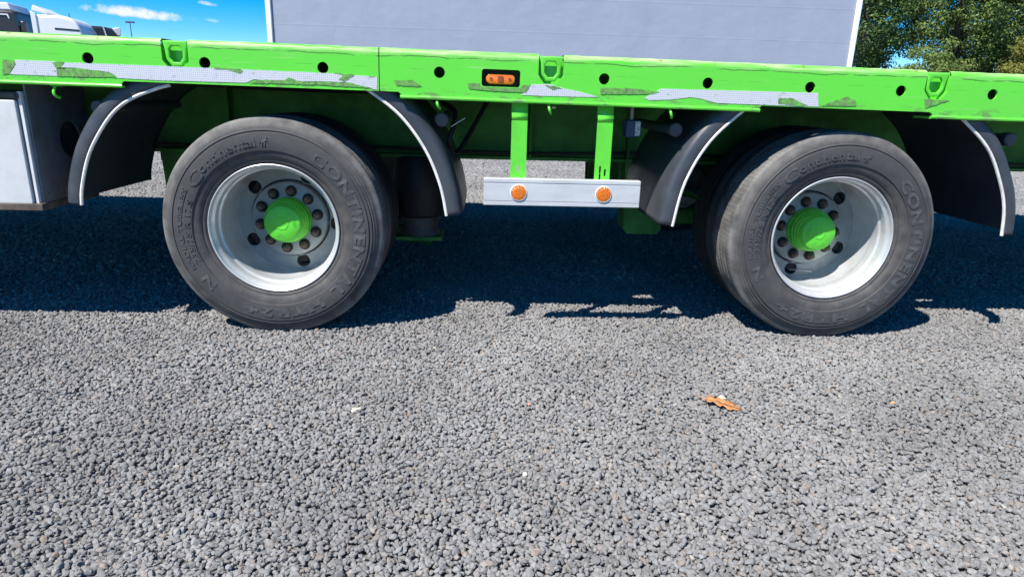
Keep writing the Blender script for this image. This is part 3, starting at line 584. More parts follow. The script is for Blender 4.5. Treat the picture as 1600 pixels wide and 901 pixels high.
# storage box in front of the first wheel
sb = MB(); sb.box(-1.95, -0.812, 0.0, 0.33, 0.470, 0.845); bx = obj('storage_box', sb, M['steel_dirty'], T, bevel=0.004)
me = flat(rrect(-1.40, 0.643, 1.165, 0.350, 0.006), [], 0.02, 0.003); finish(me, M['boxwhite']); link('front_panel', me, bx, loc=(0, -0.021, 0))
obj('corner_strip', MB().box(-0.812, -0.800, -0.012, 0.012, 0.462, 0.846), M['boxwhite'], bx, bevel=0.002)
obj('bottom_sill', MB().box(-1.97, -0.785, -0.024, 0.33, 0.444, 0.4695), M['brown'], bx, bevel=0.003)
obj('top_sill', MB().box(-1.95, -0.806, -0.016, 0.02, 0.822, 0.842), M['brown'], bx, bevel=0.003)
obj('panel_bolt', MB().cyl((-0.817, 0, 0.832), 0.006, -0.024, -0.014, n=8), M['steel_dirty'], bx)
me = flat([(0.0, 0.447), (0.34, 0.447), (0.34, 0.90), (0.0, 0.90)], [circle(0.21, 0.675, 0.066, 36)] + [circle(a, b_, .004, 8) for a, b_ in ((.03, .50), (.03, .62), (.10, .64), (.16, .51))], 0.006); finish(me, mat('bare_steel_plate', (0.20, 0.215, 0.24), 0.6, 0.2, var=0.25, vscale=9, dirt=(0.15, 0.11, 0.08), dscale=12, damt=0.7))
link('end_plate', me, bx, loc=(-0.790, 0.0, 0), rot=(0, 0, math.pi / 2))
# deck, far rail, chassis
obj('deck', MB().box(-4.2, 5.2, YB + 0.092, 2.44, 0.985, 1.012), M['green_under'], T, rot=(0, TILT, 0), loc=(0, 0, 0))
obj('side_rail', MB().box(-4.2, 5.2, 2.45, 2.535, 0.865, 1.022), M['green'], T, rot=(0, TILT, 0), loc=(0, 0, 0), bevel=0.006)
def ibeam(y, x0, x1, zb, zt, w=0.13):
    b_ = MB(); b_.box(x0, x1, y - 0.006, y + 0.006, zb + 0.0135, zt - 0.0125); b_.box(x0, x1, y - w / 2, y + w / 2, zb, zb + 0.014); b_.box(x0, x1, y - w / 2, y + w / 2, zt - 0.013, zt); return b_
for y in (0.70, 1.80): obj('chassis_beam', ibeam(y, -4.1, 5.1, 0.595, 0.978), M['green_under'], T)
for x in np.arange(-3.60, 5.0, 0.62):
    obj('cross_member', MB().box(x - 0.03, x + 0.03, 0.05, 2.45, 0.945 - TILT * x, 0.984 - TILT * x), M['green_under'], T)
for x in (-0.36, 0.97, 1.42, 2.95):
    obj('web_stiffener', MB().box(x - 0.005, x + 0.005, 0.635, 0.694, 0.61, 0.965), M['green_under'], T)
# running gear per axle
WB = 2.0844; ZC = 0.388
for cx in (0.0, WB):
    obj('axle_tube', MB().cyl((cx, 0, 0.388), 0.066, 0.45, 2.05, 'Y', 28), M['steel_dirty'], T)
    for y in (0.72, 1.78):
        hb = MB(); hb.loft_x([(cx - 0.67, 0.60), (cx - 0.47, 0.60), (cx - 0.48, 0.285), (cx - 0.50, 0.262), (cx - 0.64, 0.262), (cx - 0.66, 0.285)], y - 0.075, y - 0.063); hb.loft_x([(cx - 0.67, 0.60), (cx - 0.47, 0.60), (cx - 0.48, 0.285), (cx - 0.50, 0.262), (cx - 0.64, 0.262), (cx - 0.66, 0.285)], y + 0.063, y + 0.075)
        obj('spring_hanger', hb, M['green_under'], T)
        ta = MB(); ta.tube([(cx - 0.56, y, 0.33), (cx - 0.2, y, 0.345), (cx, y, 0.315), (cx + 0.25, y, 0.25), (cx + 0.52, y, 0.215)], 0.04, 10); obj('trailing_arm', ta, M['green_under'], T)
        a_ = MB(); a_.lathe([(0.0001, 0.60), (0.10, 0.60), (0.115, 0.57), (0.125, 0.50), (0.122, 0.40), (0.11, 0.335), (0.085, 0.318), (0.0001, 0.318)], (cx + 0.465, y - 0.02, 0), 32, 'Z'); asp = obj('air_spring', a_, M['black'], T)
        a_ = MB(); a_.lathe([(0.09, 0.330), (0.094, 0.318), (0.085, 0.300), (0.083, 0.258), (0.092, 0.245), (0.092, 0.238), (0.0001, 0.238)], (cx + 0.465, y - 0.02, 0), 32, 'Z'); obj('spring_piston', a_, M['steel_dirty'], asp)
        obj('spring_seat', MB().box(cx + 0.36, cx + 0.57, y - 0.12, y + 0.08, 0.222, 0.238), M['green_under'], asp)
    obj('shock_absorber', MB().tube([(cx + 0.1, 0.83, 0.30), (cx - 0.30, 0.83, 0.62)], 0.032, 14), M['black'], T)
obj('brake_valve', MB().box(1.300, 1.352, 0.17, 0.24, 0.735, 0.800), M['blue_plastic'], T, bevel=0.006)
obj('valve_label', MB().box(1.334, 1.3535, 0.1655, 0.169, 0.742, 0.795), M['label_white'], T)
obj('valve_bracket', MB().box(1.318, 1.330, 0.195, 0.215, 0.80, 0.95), M['steel'], T)
obj('cable_tie', MB().tube([(0.640, 0.02, 0.765), (0.665, 0.01, 0.782), (0.690, 0.0, 0.797)], 0.0012, 6), M['white_trim'], T)
cb = MB(); cb.tube(smooth_path([(0.55, 0.30, 0.86), (0.64, 0.22, 0.82), (0.645, 0.16, 0.77), (0.63, 0.12, 0.70), (0.66, 0.30, 0.66), (0.80, 0.55, 0.90)], 6), 0.010, 8); obj('brake_hose', cb, M['black'], T)
for cx in (0.0, WB):
    obj('brake_chamber', MB().lathe([(0.0001, -0.10), (0.05, -0.10), (0.075, -0.08), (0.082, -0.01), (0.086, 0.0), (0.082, 0.01), (0.075, 0.08), (0.0001, 0.09)], (cx - 0.24, 0.95, 0.52), 28, 'X'), M['steel_dirty'], T)
for k, (z, yy) in enumerate(((0.905, 0.655), (0.885, 0.660), (0.640, 0.668))):
    al_ = MB(); al_.tube([(x, yy - 0.02 + 0.012 * math.sin(x * 3 + k), z - 0.014 * abs(math.sin(x * 2.4 + k * 1.3))) for x in np.arange(-1.2, 3.6, 0.1)], 0.007 if k else 0.010, 8); obj('air_line', al_, M['black'], T)
obj('bump_stop', MB().box(-0.83, -0.70, 0.98, 1.06, 0.52, 0.60), M['brown'], T)
obj('hose_clip', MB().box(1.005, 1.018, 0.10, 0.115, 0.835, 0.842), M['white_trim'], T)

# wheels -----------------------------------------------------------------
SIDE = [(0.2345, 0.016), (0.2400, 0.001), (0.2470, -0.004), (0.2520, -0.003), (0.2545, -0.007), (0.2700, -0.0125), (0.2820, -0.0150), (0.2840, -0.0192), (0.3000, -0.0222), (0.3200, -0.0228), (0.3400, -0.0210), (0.3440, -0.0205), (0.3452, -0.0165), (0.3505, -0.0155), (0.3518, -0.0180), (0.3560, -0.0168), (0.3572, -0.0128), (0.3640, -0.0115), (0.3655, -0.0080), (0.3730, -0.0060), (0.3745, -0.0030), (0.3860, 0.0010), (0.3935, 0.0055), (0.3970, 0.0110)]
def side_y(r): return float(np.interp(r, [a for a, b_ in SIDE], [b_ for a, b_ in SIDE]))
def tyre_mesh():
    c = 0.0975; tread = []
    for g0 in (0.045, 0.078, 0.1095, 0.1425): tread += [(0.3985, g0), (0.3905, g0 + 0.0015), (0.3905, g0 + 0.0075), (0.3985, g0 + 0.009)]
    prof = SIDE + [(0.3985, 0.018)] + tread + [(0.3985, 2 * c - 0.018)] + [(r, 2 * c - y) for r, y in reversed(SIDE)]
    mb = MB(); mb.lathe(prof, n=128)
    # slight squash and bulge where the tyre meets the gravel
    v = []
    for x, y, z in mb.v:
        lim = -ZC - 0.002
        if z < lim: y = c + (y - c) * (1 + min(0.06, (lim - z) * 5)); z = lim
        v.append((x, y, z))
    mb.v = v; me = bpy.data.meshes.new('tyre'); me.from_pydata(mb.v, [], mb.f); finish(me, M['tyre'], 50); return me
def rim_mesh(inner=False):
    mb = MB()
    prof = [(0.2300, 0.030), (0.2330, 0.012), (0.2355, 0.004), (0.2350, -0.0005), (0.2325, -0.0020), (0.2290, 0.0005), (0.2272, 0.0060), (0.2262, 0.0100), (0.2180, 0.0200), (0.2165, 0.0240), (0.2168, 0.0480), (0.2160, 0.0520), (0.2105, 0.0580), (0.2098, 0.0620), (0.2105, 0.0950), (0.2125, 0.1000), (0.2135, 0.1080), (0.2125, 0.1750), (0.2112, 0.2000), (0.2085, 0.2150), (0.2050, 0.2235), (0.2050, 0.2300), (0.2110, 0.2350), (0.222, 0.235)]
    mb.lathe(prof, n=96)
    me = bpy.data.meshes.new('wheel'); me.from_pydata(mb.v, [], mb.f); finish(me, M['rim'], 22); return me
def disc_mesh(a0):
    holes = [circle(0.1775 * math.sin(a0 + k * 2 * math.pi / 5), 0.1775 * math.cos(a0 + k * 2 * math.pi / 5), 0.0258, 28) for k in range(5)]
    me = flat(circle(0, 0, 0.2080, 80), holes + [circle(0, 0, 0.1525, 64)], 0.010, 0.0025)
    bm_ = bmesh.new(); bm_.from_mesh(me); bmesh.ops.translate(bm_, verts=bm_.verts, vec=(0, 0.226, 0))
    mb = MB(); mb.lathe([(0.1480, 0.2400), (0.1470, 0.2360), (0.1465, 0.2090), (0.1450, 0.2035), (0.1405, 0.2005), (0.0500, 0.2005), (0.0500, 0.226)], n=80)
    t_ = bpy.data.meshes.new('t'); t_.from_pydata(mb.v, [], mb.f); bm_.from_mesh(t_); bpy.data.meshes.remove(t_); bmesh.ops.recalc_face_normals(bm_, faces=bm_.faces)
    bm_.to_mesh(me); bm_.free(); finish(me, M['disc'], 45, recalc=False); return me
def letters_meshes(rot):
    out_ = []
    def done(mb):
        me = bpy.data.meshes.new('raised_lettering'); me.from_pydata(mb.v, [], mb.f); finish(me, M['letter'], None); out_.append(me)
    def wrap(s, size, rm, start, end=None, thick=0.0, spacing=1.0, lift=0.0014):
        v, f = text_mesh(s, size, thick, spacing); xs = [p[0] for p in v]; a, b_ = min(xs), max(xs); w = b_ - a; o_ = []
        span = (end - start) if end is not None else math.degrees(w / rm)
        for x, y, z in v:
            th = math.radians(start + rot + (x - a) / w * span); r = rm + y
            o_.append((r * math.sin(th), side_y(r) - lift, r * math.cos(th)))
        done(MB().add(o_, f))
    wrap('CONTINENTAL', 0.054, 0.2935, 30, 139, 0.0024, 1.12)
    wrap('HTR2+', 0.046, 0.2970, 148, 203, 0.0022, 1.2)
    wrap('N', 0.046, 0.2970, 226, 236, 0.0014)
    wrap('RADIAL TUBELESS', 0.022, 0.3170, 243, 297, 0.0004)
    wrap('235/75 R 17.5', 0.026, 0.2900, 246, 291, 0.0004)
    wrap('C', 0.056, 0.2930, 300, 311, 0.0012); wrap('ontinental', 0.040, 0.3000, 311.5, 353.5, 0.0002)
    # rearing horse emblem after the word
    horse = [(-8, -14), (-5, -14), (-3, -5), (0, -4), (1, -10), (-1, -15), (2, -15), (4, -9), (4, -2), (8, 1), (10, -3), (11, -2), (9, 4), (5, 5), (9, 8), (10, 6), (11, 8), (8, 11), (6, 14), (3, 14), (2, 11), (5, 10), (3, 7), (-2, 4), (-5, 0), (-8, 2), (-11, 0), (-13, -6), (-11, -7), (-9, -2), (-7, -3), (-7, -7)]
    v = []; k = 0.00125
    for x, y in horse:
        th = math.radians(359.0 + rot) + x * k / 0.317; r = 0.317 + y * k; v.append((r * math.sin(th), side_y(r) - 0.0018, r * math.cos(th)))
    done(MB().add(v, [tuple(range(len(v)))]))
    return out_
def add_solid(o, t):
    s_ = o.modifiers.new('t', 'SOLIDIFY'); s_.thickness = t; s_.offset = 0
TY = tyre_mesh(); TYI = TY.copy(); TYI.materials[0] = M['black']; RIM = rim_mesh()
nut = MB(); nut.lathe([(0.0001, -0.001), (0.0215, -0.001), (0.0215, -0.004), (0.0190, -0.0065), (0.0145, -0.0075)], n=24)
nut_me = bpy.data.meshes.new('nut_washer'); nut_me.from_pydata(nut.v, [], nut.f); finish(nut_me, M['socket'], 40)
nut2 = MB(); nut2.lathe([(0.0142, -0.006), (0.0142, -0.022), (0.0122, -0.0245), (0.0095, -0.0245), (0.0092, -0.034), (0.0075, -0.036), (0.0001, -0.036)], n=6)
nut2_me = bpy.data.meshes.new('lug_nut'); nut2_me.from_pydata(nut2.v, [], nut2.f); finish(nut2_me, M['rust'], 30)
nut3 = MB(); nut3.cyl((0, 0, 0), 0.0098, -0.024, -0.037, 'Y', 14)
cap = MB(); cap.lathe([(0.088, 0.202), (0.088, 0.188), (0.0855, 0.186), (0.0845, 0.160), (0.0815, 0.157), (0.0805, 0.143), (0.0770, 0.140), (0.0765, 0.128), (0.0728, 0.125), (0.0722, 0.115), (0.0690, 0.1105), (0.0665, 0.1040), (0.0620, 0.1010), (0.0225, 0.1005), (0.0220, 0.0992), (0.0165, 0.0990), (0.0158, 0.1003), (0.0001, 0.1003)], n=72)
cap_me = bpy.data.meshes.new('hub_cap'); cap_me.from_pydata(cap.v, [], cap.f); finish(cap_me, M['green_hub'], 35)
def cap_texts(which):
    out_ = []
    for s, size, rm, ang in [('SAF', 0.017, 0.043, 80 if which == 0 else 165), ('OIC', 0.017, 0.043, 195 if which == 0 else 280)]:
        v, f = text_mesh(s, size, 0.0004); a = math.radians(ang); o_ = []
        for x, y, z in v:
            th = a + x / rm; r = rm + y - 0.005; o_.append((r * math.sin(th), 0.0997, r * math.cos(th)))
        me = bpy.data.meshes.new('embossed_lettering'); me.from_pydata(o_, [], f); finish(me, M['green_hub'], None); out_.append(me)
    return out_
for i, (cx, al, lrot, hrot) in enumerate(((0.0, 0.1321, 0.0, math.radians(24)), (WB, -0.2164, 13.5, math.radians(46)))):
    loc = (cx, 0, ZC)
    w = link('wheel', RIM, T, loc); w['label'] = 'silver steel wheel with green hub cap'
    ty = link('tyre', TY, w, loc)
    d = link('wheel_disc', disc_mesh(hrot), w, loc)
    for me in letters_meshes(lrot): add_solid(link('raised_lettering', me, w, loc), 0.0012)
    hc = link('hub_cap', cap_me, w, loc)
    for me in cap_texts(i): add_solid(link('embossed_lettering', me, w, loc), 0.0012)
    link('brake_drum', (lambda b_: (finish(b_, M['drum'], 40), b_)[1])((lambda q: (q.from_pydata(*(lambda z: (z.v, [], z.f))(MB().lathe([(0.14, 0.232), (0.185, 0.240), (0.188, 0.30), (0.19, 0.45), (0.05, 0.46)], n=48))), q)[1])(bpy.data.meshes.new('brake_drum'))), w, loc)
    for k in range(10):
        a = al + k * math.pi / 5; nl = (cx + 0.1125 * math.sin(a), 0.2, ZC + 0.1125 * math.cos(a))
        link('nut_washer', nut_me, w, nl); link('lug_nut', nut2_me, w, nl, (0, random.uniform(0, 1), 0))
    # inner twin wheel
    wi = link('wheel', RIM, T, (cx, 0.457, ZC), (0, 0, math.pi)); link('tyre', TYI, wi, (cx, 0.457, ZC), (0, 0, math.pi))
    for y, rz in ((2.50, math.pi), (2.043, 0.0)):
        wf = link('wheel', RIM, T, (cx, y, ZC), (0, 0, rz)); link('tyre', TYI, wf, (cx, y, ZC), (0, 0, rz))
    dk = MB(); dk.cyl((cx, 0, ZC), 0.2, 2.26, 2.28, 'Y', 40); obj('wheel_disc', dk, M['disc'], wf)
# valve stem in the second wheel
vs = MB(); vs.tube(smooth_path([(WB - 0.045, 0.212, ZC - 0.176), (WB - 0.02, 0.195, ZC - 0.172), (WB + 0.01, 0.180, ZC - 0.170), (WB + 0.03, 0.172, ZC - 0.172)], 4), 0.0035, 8)
obj('valve_stem', vs, M['steel'], T)

# ------------------------------------------------------------------ leaf and pale stones on the gravel
def oak_leaf(loc, rz, length, label):
    half = [(0.0, 0.02), (0.10, 0.045), (0.17, 0.13), (0.24, 0.15), (0.29, 0.085), (0.36, 0.12), (0.43, 0.22), (0.51, 0.235), (0.55, 0.13), (0.62, 0.15), (0.70, 0.215), (0.77, 0.19), (0.80, 0.10), (0.88, 0.115), (0.95, 0.08), (1.0, 0.0)]
    v = []; f = []; n = len(half)
    for s_ in (1, -1):
        o_ = len(v)
        for t, w in half:
            for q in (0.0, 0.5, 1.0):
                y = s_ * w * q * 1.05; z = 0.10 * abs(y) ** 1.2 * 1.2 + 0.03 * math.sin(t * 5) + 0.03 * noise.noise((t * 6, y * 9, s_)); v.append(((t - 0.5) * length, y * length, z * length + 0.006))
        for i in range(n - 1):
            for k in range(2): f.append((o_ + i * 3 + k, o_ + i * 3 + k + 1, o_ + (i + 1) * 3 + k + 1, o_ + (i + 1) * 3 + k))
    mb = MB().add(v, f); mb.tube([(-0.66 * length, 0.004, 0.008), (-0.5 * length, 0, 0.007), (0.45 * length, 0, 0.008)], 0.0009, 6)
    m_ = mat('dry_oak_leaf', (0.46, 0.19, 0.07), 0.7, var=0.35, vscale=70)
    o = obj('oak_leaf', mb, m_, None, 60, loc=loc, rot=(0.06, 0.05, rz)); tag(o, label, 'leaf')
    s_ = o.modifiers.new('t', 'SOLIDIFY'); s_.thickness = 0.0006; return o
oak_leaf((1.480, -0.618, 0.004), math.radians(-30), 0.118, 'dry orange-brown oak leaf lying on the gravel')
def stone(loc, r, colr, label, cat='stone', name='pale_stone', seed=0):
    bm_ = bmesh.new(); rs_ = random.Random(seed)
    for k in range(26):
        d = Vector((rs_.gauss(0, 1), rs_.gauss(0, 1), rs_.gauss(0, 1))).normalized() * rs_.uniform(.8, 1); bm_.verts.new((d.x * r * 1.2, d.y * r * .9, d.z * r * .7))
    bmesh.ops.convex_hull(bm_, input=bm_.verts); bmesh.ops.delete(bm_, geom=[v for v in bm_.verts if not v.link_faces], context='VERTS')
    me = bpy.data.meshes.new(name); bm_.to_mesh(me); bm_.free(); finish(me, mat(name + '_colour', colr, 0.85, var=0.2, vscale=150, bump=0.4), None)
    o = link(name, me, None, loc, (0, 0, rs_.uniform(0, 6))); return tag(o, label, cat)
stone((0.401, -0.665, 0.007), 0.014, (0.62, 0.54, 0.42), 'cream pebble on the gravel in front of the wheel next to the storage box', seed=2)
stone((1.489, -0.590, 0.014), 0.012, (0.62, 0.53, 0.40), 'cream pebble touching the oak leaf', seed=3)
stone((0.863, -0.991, 0.005), 0.007, (0.70, 0.64, 0.54), 'small whitish pebble in the open gravel', seed=4)
stone((2.026, -0.601, 0.005), 0.009, (0.50, 0.26, 0.13), 'small tan pebble lying past the oak leaf, away from the storage box', seed=5, name='tan_stone')
stone((0.90, -0.62, 0.005), 0.007, (0.42, 0.22, 0.14), 'small reddish pebble on the gravel between the two wheels', seed=6, name='reddish_stone')

# ------------------------------------------------------------------ grey curtain-sided trailer behind
CT = thing('curtain_trailer', 'grey curtain-sided semi-trailer with white corner posts behind the green flatbed', 'trailer', (2.6, 14.2, 0))
cm = MB(); nx, nz_ = 90, 14; v = []; f = []
for i in range(nx + 1):
    for k in range(nz_ + 1):
        x = -3.76 + 12.80 * i / nx; z = 1.12 + 2.80 * k / nz_; v.append((x, 13.0 + 0.012 * noise.noise((x * 1.1, z * 0.8, 1)) + 0.006 * noise.noise((x * 3.0, z * 2.0, 5)), z))
for i in range(nx):
    for k in range(nz_): a = i * (nz_ + 1) + k; f.append((a, a + nz_ + 1, a + nz_ + 2, a + 1))
cu_ = obj('side_curtain', cm.add(v, f), M['curtain'], CT, 180)
obj('corner_post', MB().box(-3.885, -3.765, 12.955, 13.10, 1.02, 3.98), M['white'], CT, bevel=0.02)
obj('corner_post', MB().box(9.045, 9.165, 12.955, 13.10, 1.02, 3.98), M['white'], CT, bevel=0.02)
obj('roof', MB().box(-3.885, 9.165, 12.96, 15.5, 3.925, 4.02), M['white'], CT, bevel=0.02)
obj('front_wall', MB().box(-3.88, -3.80, 13.1, 15.45, 1.05, 3.93), M['white'], CT)
obj('rear_doors', MB().box(9.09, 9.16, 13.1, 15.45, 1.05, 3.93), M['white'], CT)
obj('side_curtain', MB().box(-3.80, 9.09, 15.44, 15.48, 1.12, 3.93), M['curtain'], CT)
obj('load_floor', MB().box(-3.88, 9.16, 12.97, 15.48, 1.00, 1.10), M['steel_dirty'], CT)
for y in (13.8, 14.7): obj('chassis_beam', ibeam(y, -3.5, 9.0, 0.65, 1.0), M['steel_dirty'], CT)
for x in (5.0, 6.31, 7.62):
    for y in (13.05, 15.1):
        t_ = MB(); t_.lathe([(0.28, 0.02), (0.30, 0.0), (0.46, 0.0), (0.52, 0.04), (0.52, 0.34), (0.46, 0.38), (0.28, 0.36), (0.26, 0.1), (0.05, 0.1)], (x, y, 0.52), 40); obj('wheel', t_, M['black'], CT)
for y in (13.3, 15.2): obj('landing_leg', MB().box(-0.75, -0.62, y - .06, y + .06, 0.0, 1.0), M['steel_dirty'], CT)

# ------------------------------------------------------------------ trucks parked far behind
def at(p, k=1.18): # scale a measured point away from the viewpoint so the cab has its real size
    return (0.745 + (p[0] - 0.745) * k, 0.887 + (p[1] - 0.887) * k)
def truck(name, label, X0, YF, colour, roof, x_nose, wheel_x, extra=None):
    """roof: (x,z) outline of the cab's side, swept across the cab's width from YF backwards"""
    t_ = thing(name, label, 'truck', (X0, YF, 0), 'trucks parked beyond the sky gap'); t_.rotation_euler.z = 0.25; t_.scale.x = 0.76; t_.location.x -= 0.15
    o = obj('cab', MB().loft_x(roof, YF, YF + 2.45), colour, t_, 50, bevel=0.12); o.modifiers['bevel'].segments = 4
    for x in wheel_x:
        for y in (YF + 0.05, YF + 2.1):
            q = MB(); q.lathe([(0.25, 0.02), (0.45, 0.0), (0.5, 0.05), (0.5, 0.28), (0.45, 0.3), (0.05, 0.28), (0.05, 0.08), (0.25, 0.02)], (x, y, 0.5), 36); obj('wheel', q, M['black'], t_)
    obj('chassis', MB().box(min(wheel_x) - 0.9, max(wheel_x) + 0.5, YF + 0.8, YF + 1.7, 0.6, 0.95), M['steel_dirty'], t_)
    return t_
YW = -2.377 + (23 + 2.377) * 1.18
P_ = lambda x, z: at((x, z))
# white high-roof cab
wt = truck('white_truck', 'white truck tractor with rounded high roof seen above the green rail', -16.6, YW, M['white'],
    [P_(-15.0, 3.0), P_(-14.80, 3.04), P_(-13.9, 3.05), P_(-13.55, 3.0), P_(-13.30, 2.87), P_(-13.10, 2.62), P_(-12.98, 2.2), P_(-12.95, 0.95), P_(-12.95, 0.70), P_(-15.0, 0.70)], 0, (-16.0, -19.6))
sp_ = MB(); a, b_, c_ = P_(-15.03, 3.16), P_(-14.94, 3.35), P_(-14.36, 3.11); d_ = P_(-14.42, 3.06); e_ = P_(-14.98, 3.0)
sp_.loft_x([a, b_, c_, d_], YW + 0.1, YW + 2.35); obj('roof_spoiler', sp_, M['white'], wt, bevel=0.03)
sp_ = MB(); q0 = P_(-15.03, 0.9); q1 = P_(-15.03, 3.14); q2 = P_(-14.83, 3.06); q3 = P_(-14.83, 0.9); sp_.loft_x([q0, q1, q2, q3], YW - 0.04, YW + 0.06); obj('side_fairing', sp_, M['white'], wt, bevel=0.02)
sp_ = MB(); sp_.loft_x([P_(-14.16, 2.57), P_(-14.16, 2.63), P_(-13.16, 2.60), P_(-13.20, 2.54)], YW - 0.012, YW + 0.02); obj('roof_window', sp_, M['glass'], wt)
sp_ = MB(); sp_.loft_x([P_(-13.9, 2.30), P_(-13.9, 1.75), P_(-13.12, 1.75), P_(-13.18, 2.30)], YW - 0.012, YW + 0.02); obj('side_window', sp_, M['glass'], wt)
sp_ = MB(); x_, z_ = P_(-13.60, 3.03); sp_.tube([(x_, YW + 0.4, z_ - 0.06), (x_ - 0.03, YW + 0.4, z_ + 0.14)], 0.02, 8); obj('roof_antenna', sp_, M['black'], wt)
# dark cab at the far left
dt = truck('dark_truck', 'dark grey truck cab with white roof beside the white truck', -20.6, YW + 0.6, M['dark_truck'],
    [at(p) for p in ((-17.6, 3.20), (-15.62, 3.24), (-15.42, 3.20), (-15.36, 2.90), (-15.30, 2.4), (-15.26, 0.7), (-17.6, 0.7))], 0, (-18.6, -22.0))
sp_ = MB(); sp_.loft_x([at(p) for p in ((-17.5, 3.19), (-17.4, 3.46), (-15.75, 3.50), (-15.58, 3.24))], YW + 0.7, YW + 2.9); obj('roof_fairing', sp_, M['white'], dt, bevel=0.05)
sp_ = MB(); sp_.loft_x([at(p) for p in ((-16.3, 3.10), (-15.75, 3.10), (-15.70, 2.95), (-15.74, 2.95), (-15.79, 3.06), (-16.3, 3.06))], YW + 0.57, YW + 0.62); obj('window_trim', sp_, M['white'], dt)
sp_ = MB(); sp_.loft_x([at(p) for p in ((-15.56, 3.14), (-15.42, 3.10), (-15.34, 2.72), (-15.46, 2.70))], YW + 0.57, YW + 0.63); obj('side_window', sp_, M['glass'], dt)
sp_ = MB(); sp_.box(*sum([sorted((at((-15.28, 0))[0], at((-15.06, 0))[0]))], []), YW + 0.5, YW + 0.8, at((0, 2.45))[1], at((0, 2.88))[1]); obj('wing_mirror', sp_, M['dark_truck'], dt, bevel=0.05)
# low dark cab to the right
lt = truck('low_truck', 'low dark truck cab with pale front corner standing past the white truck\'s nose', -14.4, YW + 2.8, M['dark_truck'],
    [P_(-13.6, 2.80), P_(-12.75, 2.80), P_(-12.30, 2.74), P_(-12.10, 2.5), P_(-12.02, 0.7), P_(-13.6, 0.7)], 0, (-14.6, -16.6))
sp_ = MB(); sp_.loft_x([P_(-12.34, 2.74), P_(-12.06, 2.80), P_(-11.98, 2.70), P_(-12.02, 2.50), P_(-12.16, 2.48)], YW + 2.74, YW + 5.3); obj('sun_visor', sp_, M['white'], lt, bevel=0.03)
sp_ = MB(); sp_.loft_x([P_(-12.74, 2.79), P_(-12.69, 2.79), P_(-12.60, 2.45), P_(-12.66, 2.45)], YW + 2.77, YW + 2.81); obj('roof_strip', sp_, M['white'], lt)
lt.location.x -= 1.25; lt.location.z += 0.1; lt.rotation_euler.z = 0.49; lt.scale.x = 0.8
# distant lamp post
lq = MB(); lq.tube([(-34.6, 70, 0), (-34.6, 70, 6.5)], [0.07, 0.04], 8); lo = obj('lamp_post', lq, M['lamp_metal']); tag(lo, 'thin dark lamp post with twin heads against the blue sky', 'lamp post')
obj('lamp_head', MB().box(-35.0, -34.66, 69.85, 70.15, 6.52, 6.68), M['lamp_metal'], lo); obj('lamp_head', MB().box(-34.54, -34.2, 69.85, 70.15, 6.52, 6.68), M['lamp_metal'], lo)

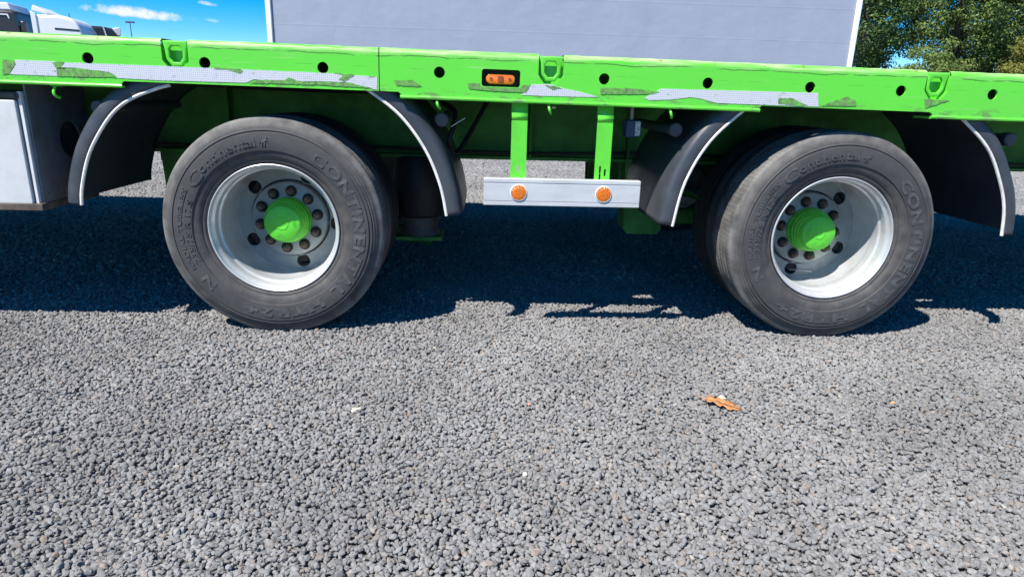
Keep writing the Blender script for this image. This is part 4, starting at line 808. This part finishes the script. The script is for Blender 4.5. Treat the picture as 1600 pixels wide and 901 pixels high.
# ------------------------------------------------------------------ trees behind on the right
def tree(name, label, base, h, rx, ry, z0, leafm, nclump, nleaf, lsize, seed, csize=0.8, shell=0.55):
    r = np.random.default_rng(seed); t_ = thing(name, label, 'tree', base, 'trees behind the curtain trailer')
    bx_, by_, _ = base; tk = MB(); rs_ = random.Random(seed)
    tk.tube([(bx_, by_, 0), (bx_ + .1, by_, h * .3), (bx_ - .1, by_ + .1, h * .6), (bx_, by_, h * .93)], [0.24 * h / 12, 0.19 * h / 12, 0.11 * h / 12, 0.02], 10)
    cl = []
    for k in range(nclump):
        d = r.normal(size=3); d /= np.linalg.norm(d); q = r.uniform(shell, 1.0) ** 0.7; zc = (z0 + h) / 2; rz = (h - z0) / 2
        taper = 1.0 - 0.25 * max(0, d[2] * q)
        cl.append((bx_ + d[0] * q * rx * taper, by_ + d[1] * q * ry * taper, zc + d[2] * q * rz))
    for k, c in enumerate(cl[: max(10, nclump // 7)]):
        zb = max(z0 * .8, c[2] - rs_.uniform(.8, 2.2)); tk.tube([(bx_, by_, zb), ((bx_ + c[0]) / 2, (by_ + c[1]) / 2, (zb + c[2]) / 2 + .2), c], [0.07, 0.045, 0.012], 6)
    obj('trunk', tk, M['bark'], t_)
    n = nclump * nleaf; C_ = np.repeat(np.array(cl), nleaf, 0); S_ = np.repeat(r.uniform(.65, 1.25, nclump) * csize, nleaf)
    d = r.normal(size=(n, 3)); d /= np.linalg.norm(d, axis=1)[:, None]; q = r.uniform(0.25, 1, n) ** 0.5
    pos = C_ + d * (q * S_)[:, None] * np.array([1.15, 1.15, .75])
    nrm = d * 1.0 + r.normal(size=(n, 3)) * 0.42 + np.array([0, -0.1, .45]); nrm /= np.linalg.norm(nrm, axis=1)[:, None]
    t1 = np.cross(nrm, r.normal(size=(n, 3))); t1 /= np.linalg.norm(t1, axis=1)[:, None]; t2 = np.cross(nrm, t1)
    s = (lsize * r.uniform(.6, 1.3, n))[:, None]
    V_ = np.stack([pos - t1 * s, pos + t2 * s * .55, pos + t1 * s, pos - t2 * s * .55], 1).reshape(-1, 3)
    me = bpy.data.meshes.new('crown'); me.vertices.add(4 * n); me.vertices.foreach_set('co', V_.ravel()); me.loops.add(4 * n); me.loops.foreach_set('vertex_index', np.arange(4 * n)); me.polygons.add(n); me.polygons.foreach_set('loop_start', np.arange(0, 4 * n, 4)); me.polygons.foreach_set('loop_total', np.full(n, 4)); me.update(calc_edges=True)
    me.materials.append(leafm); link('crown', me, t_)
    return t_
tree('broadleaf_tree', 'dark airy tree with sky gaps right beside the curtain trailer', (24.4, 40, 0), 13, 2.6, 2.4, 1.6, M['leafA'], 120, 230, 0.088, 11, 0.85, 0.55)
tree('broadleaf_tree', 'dark tree standing behind and between the others', (27.5, 44, 0), 15, 2.8, 2.4, 1.5, M['leafA'], 120, 230, 0.088, 12, 0.85, 0.55)
tree('broadleaf_tree', 'tall dense mid-green tree in the middle of the row', (29.6, 39, 0), 13.5, 2.6, 2.4, 2.0, M['leafB'], 170, 260, 0.085, 13, 0.85, 0.72)
tree('broadleaf_tree', 'tall mid-green tree beside the yellowish bush', (33.2, 40.5, 0), 14.5, 2.9, 2.6, 2.2, M['leafB'], 190, 260, 0.085, 14, 0.85, 0.72)
tree('broadleaf_tree', 'broad green tree at the outer end of the row', (36.4, 42, 0), 13.5, 2.9, 2.6, 1.8, M['leafB'], 130, 230, 0.088, 15, 0.9, 0.5)
tree('yellowish_bush', 'yellow-green bush in front of the tall trees', (33.0, 36, 0), 5.0, 2.1, 1.8, 0.2, M['leafC'], 110, 190, 0.075, 16, 0.6, 0.55)
tree('low_bush', 'low mid-green bush beneath the row of trees', (27.0, 37.5, 0), 4.6, 1.7, 1.3, 0.2, M['leafB'], 70, 180, 0.075, 17, 0.6, 0.5)
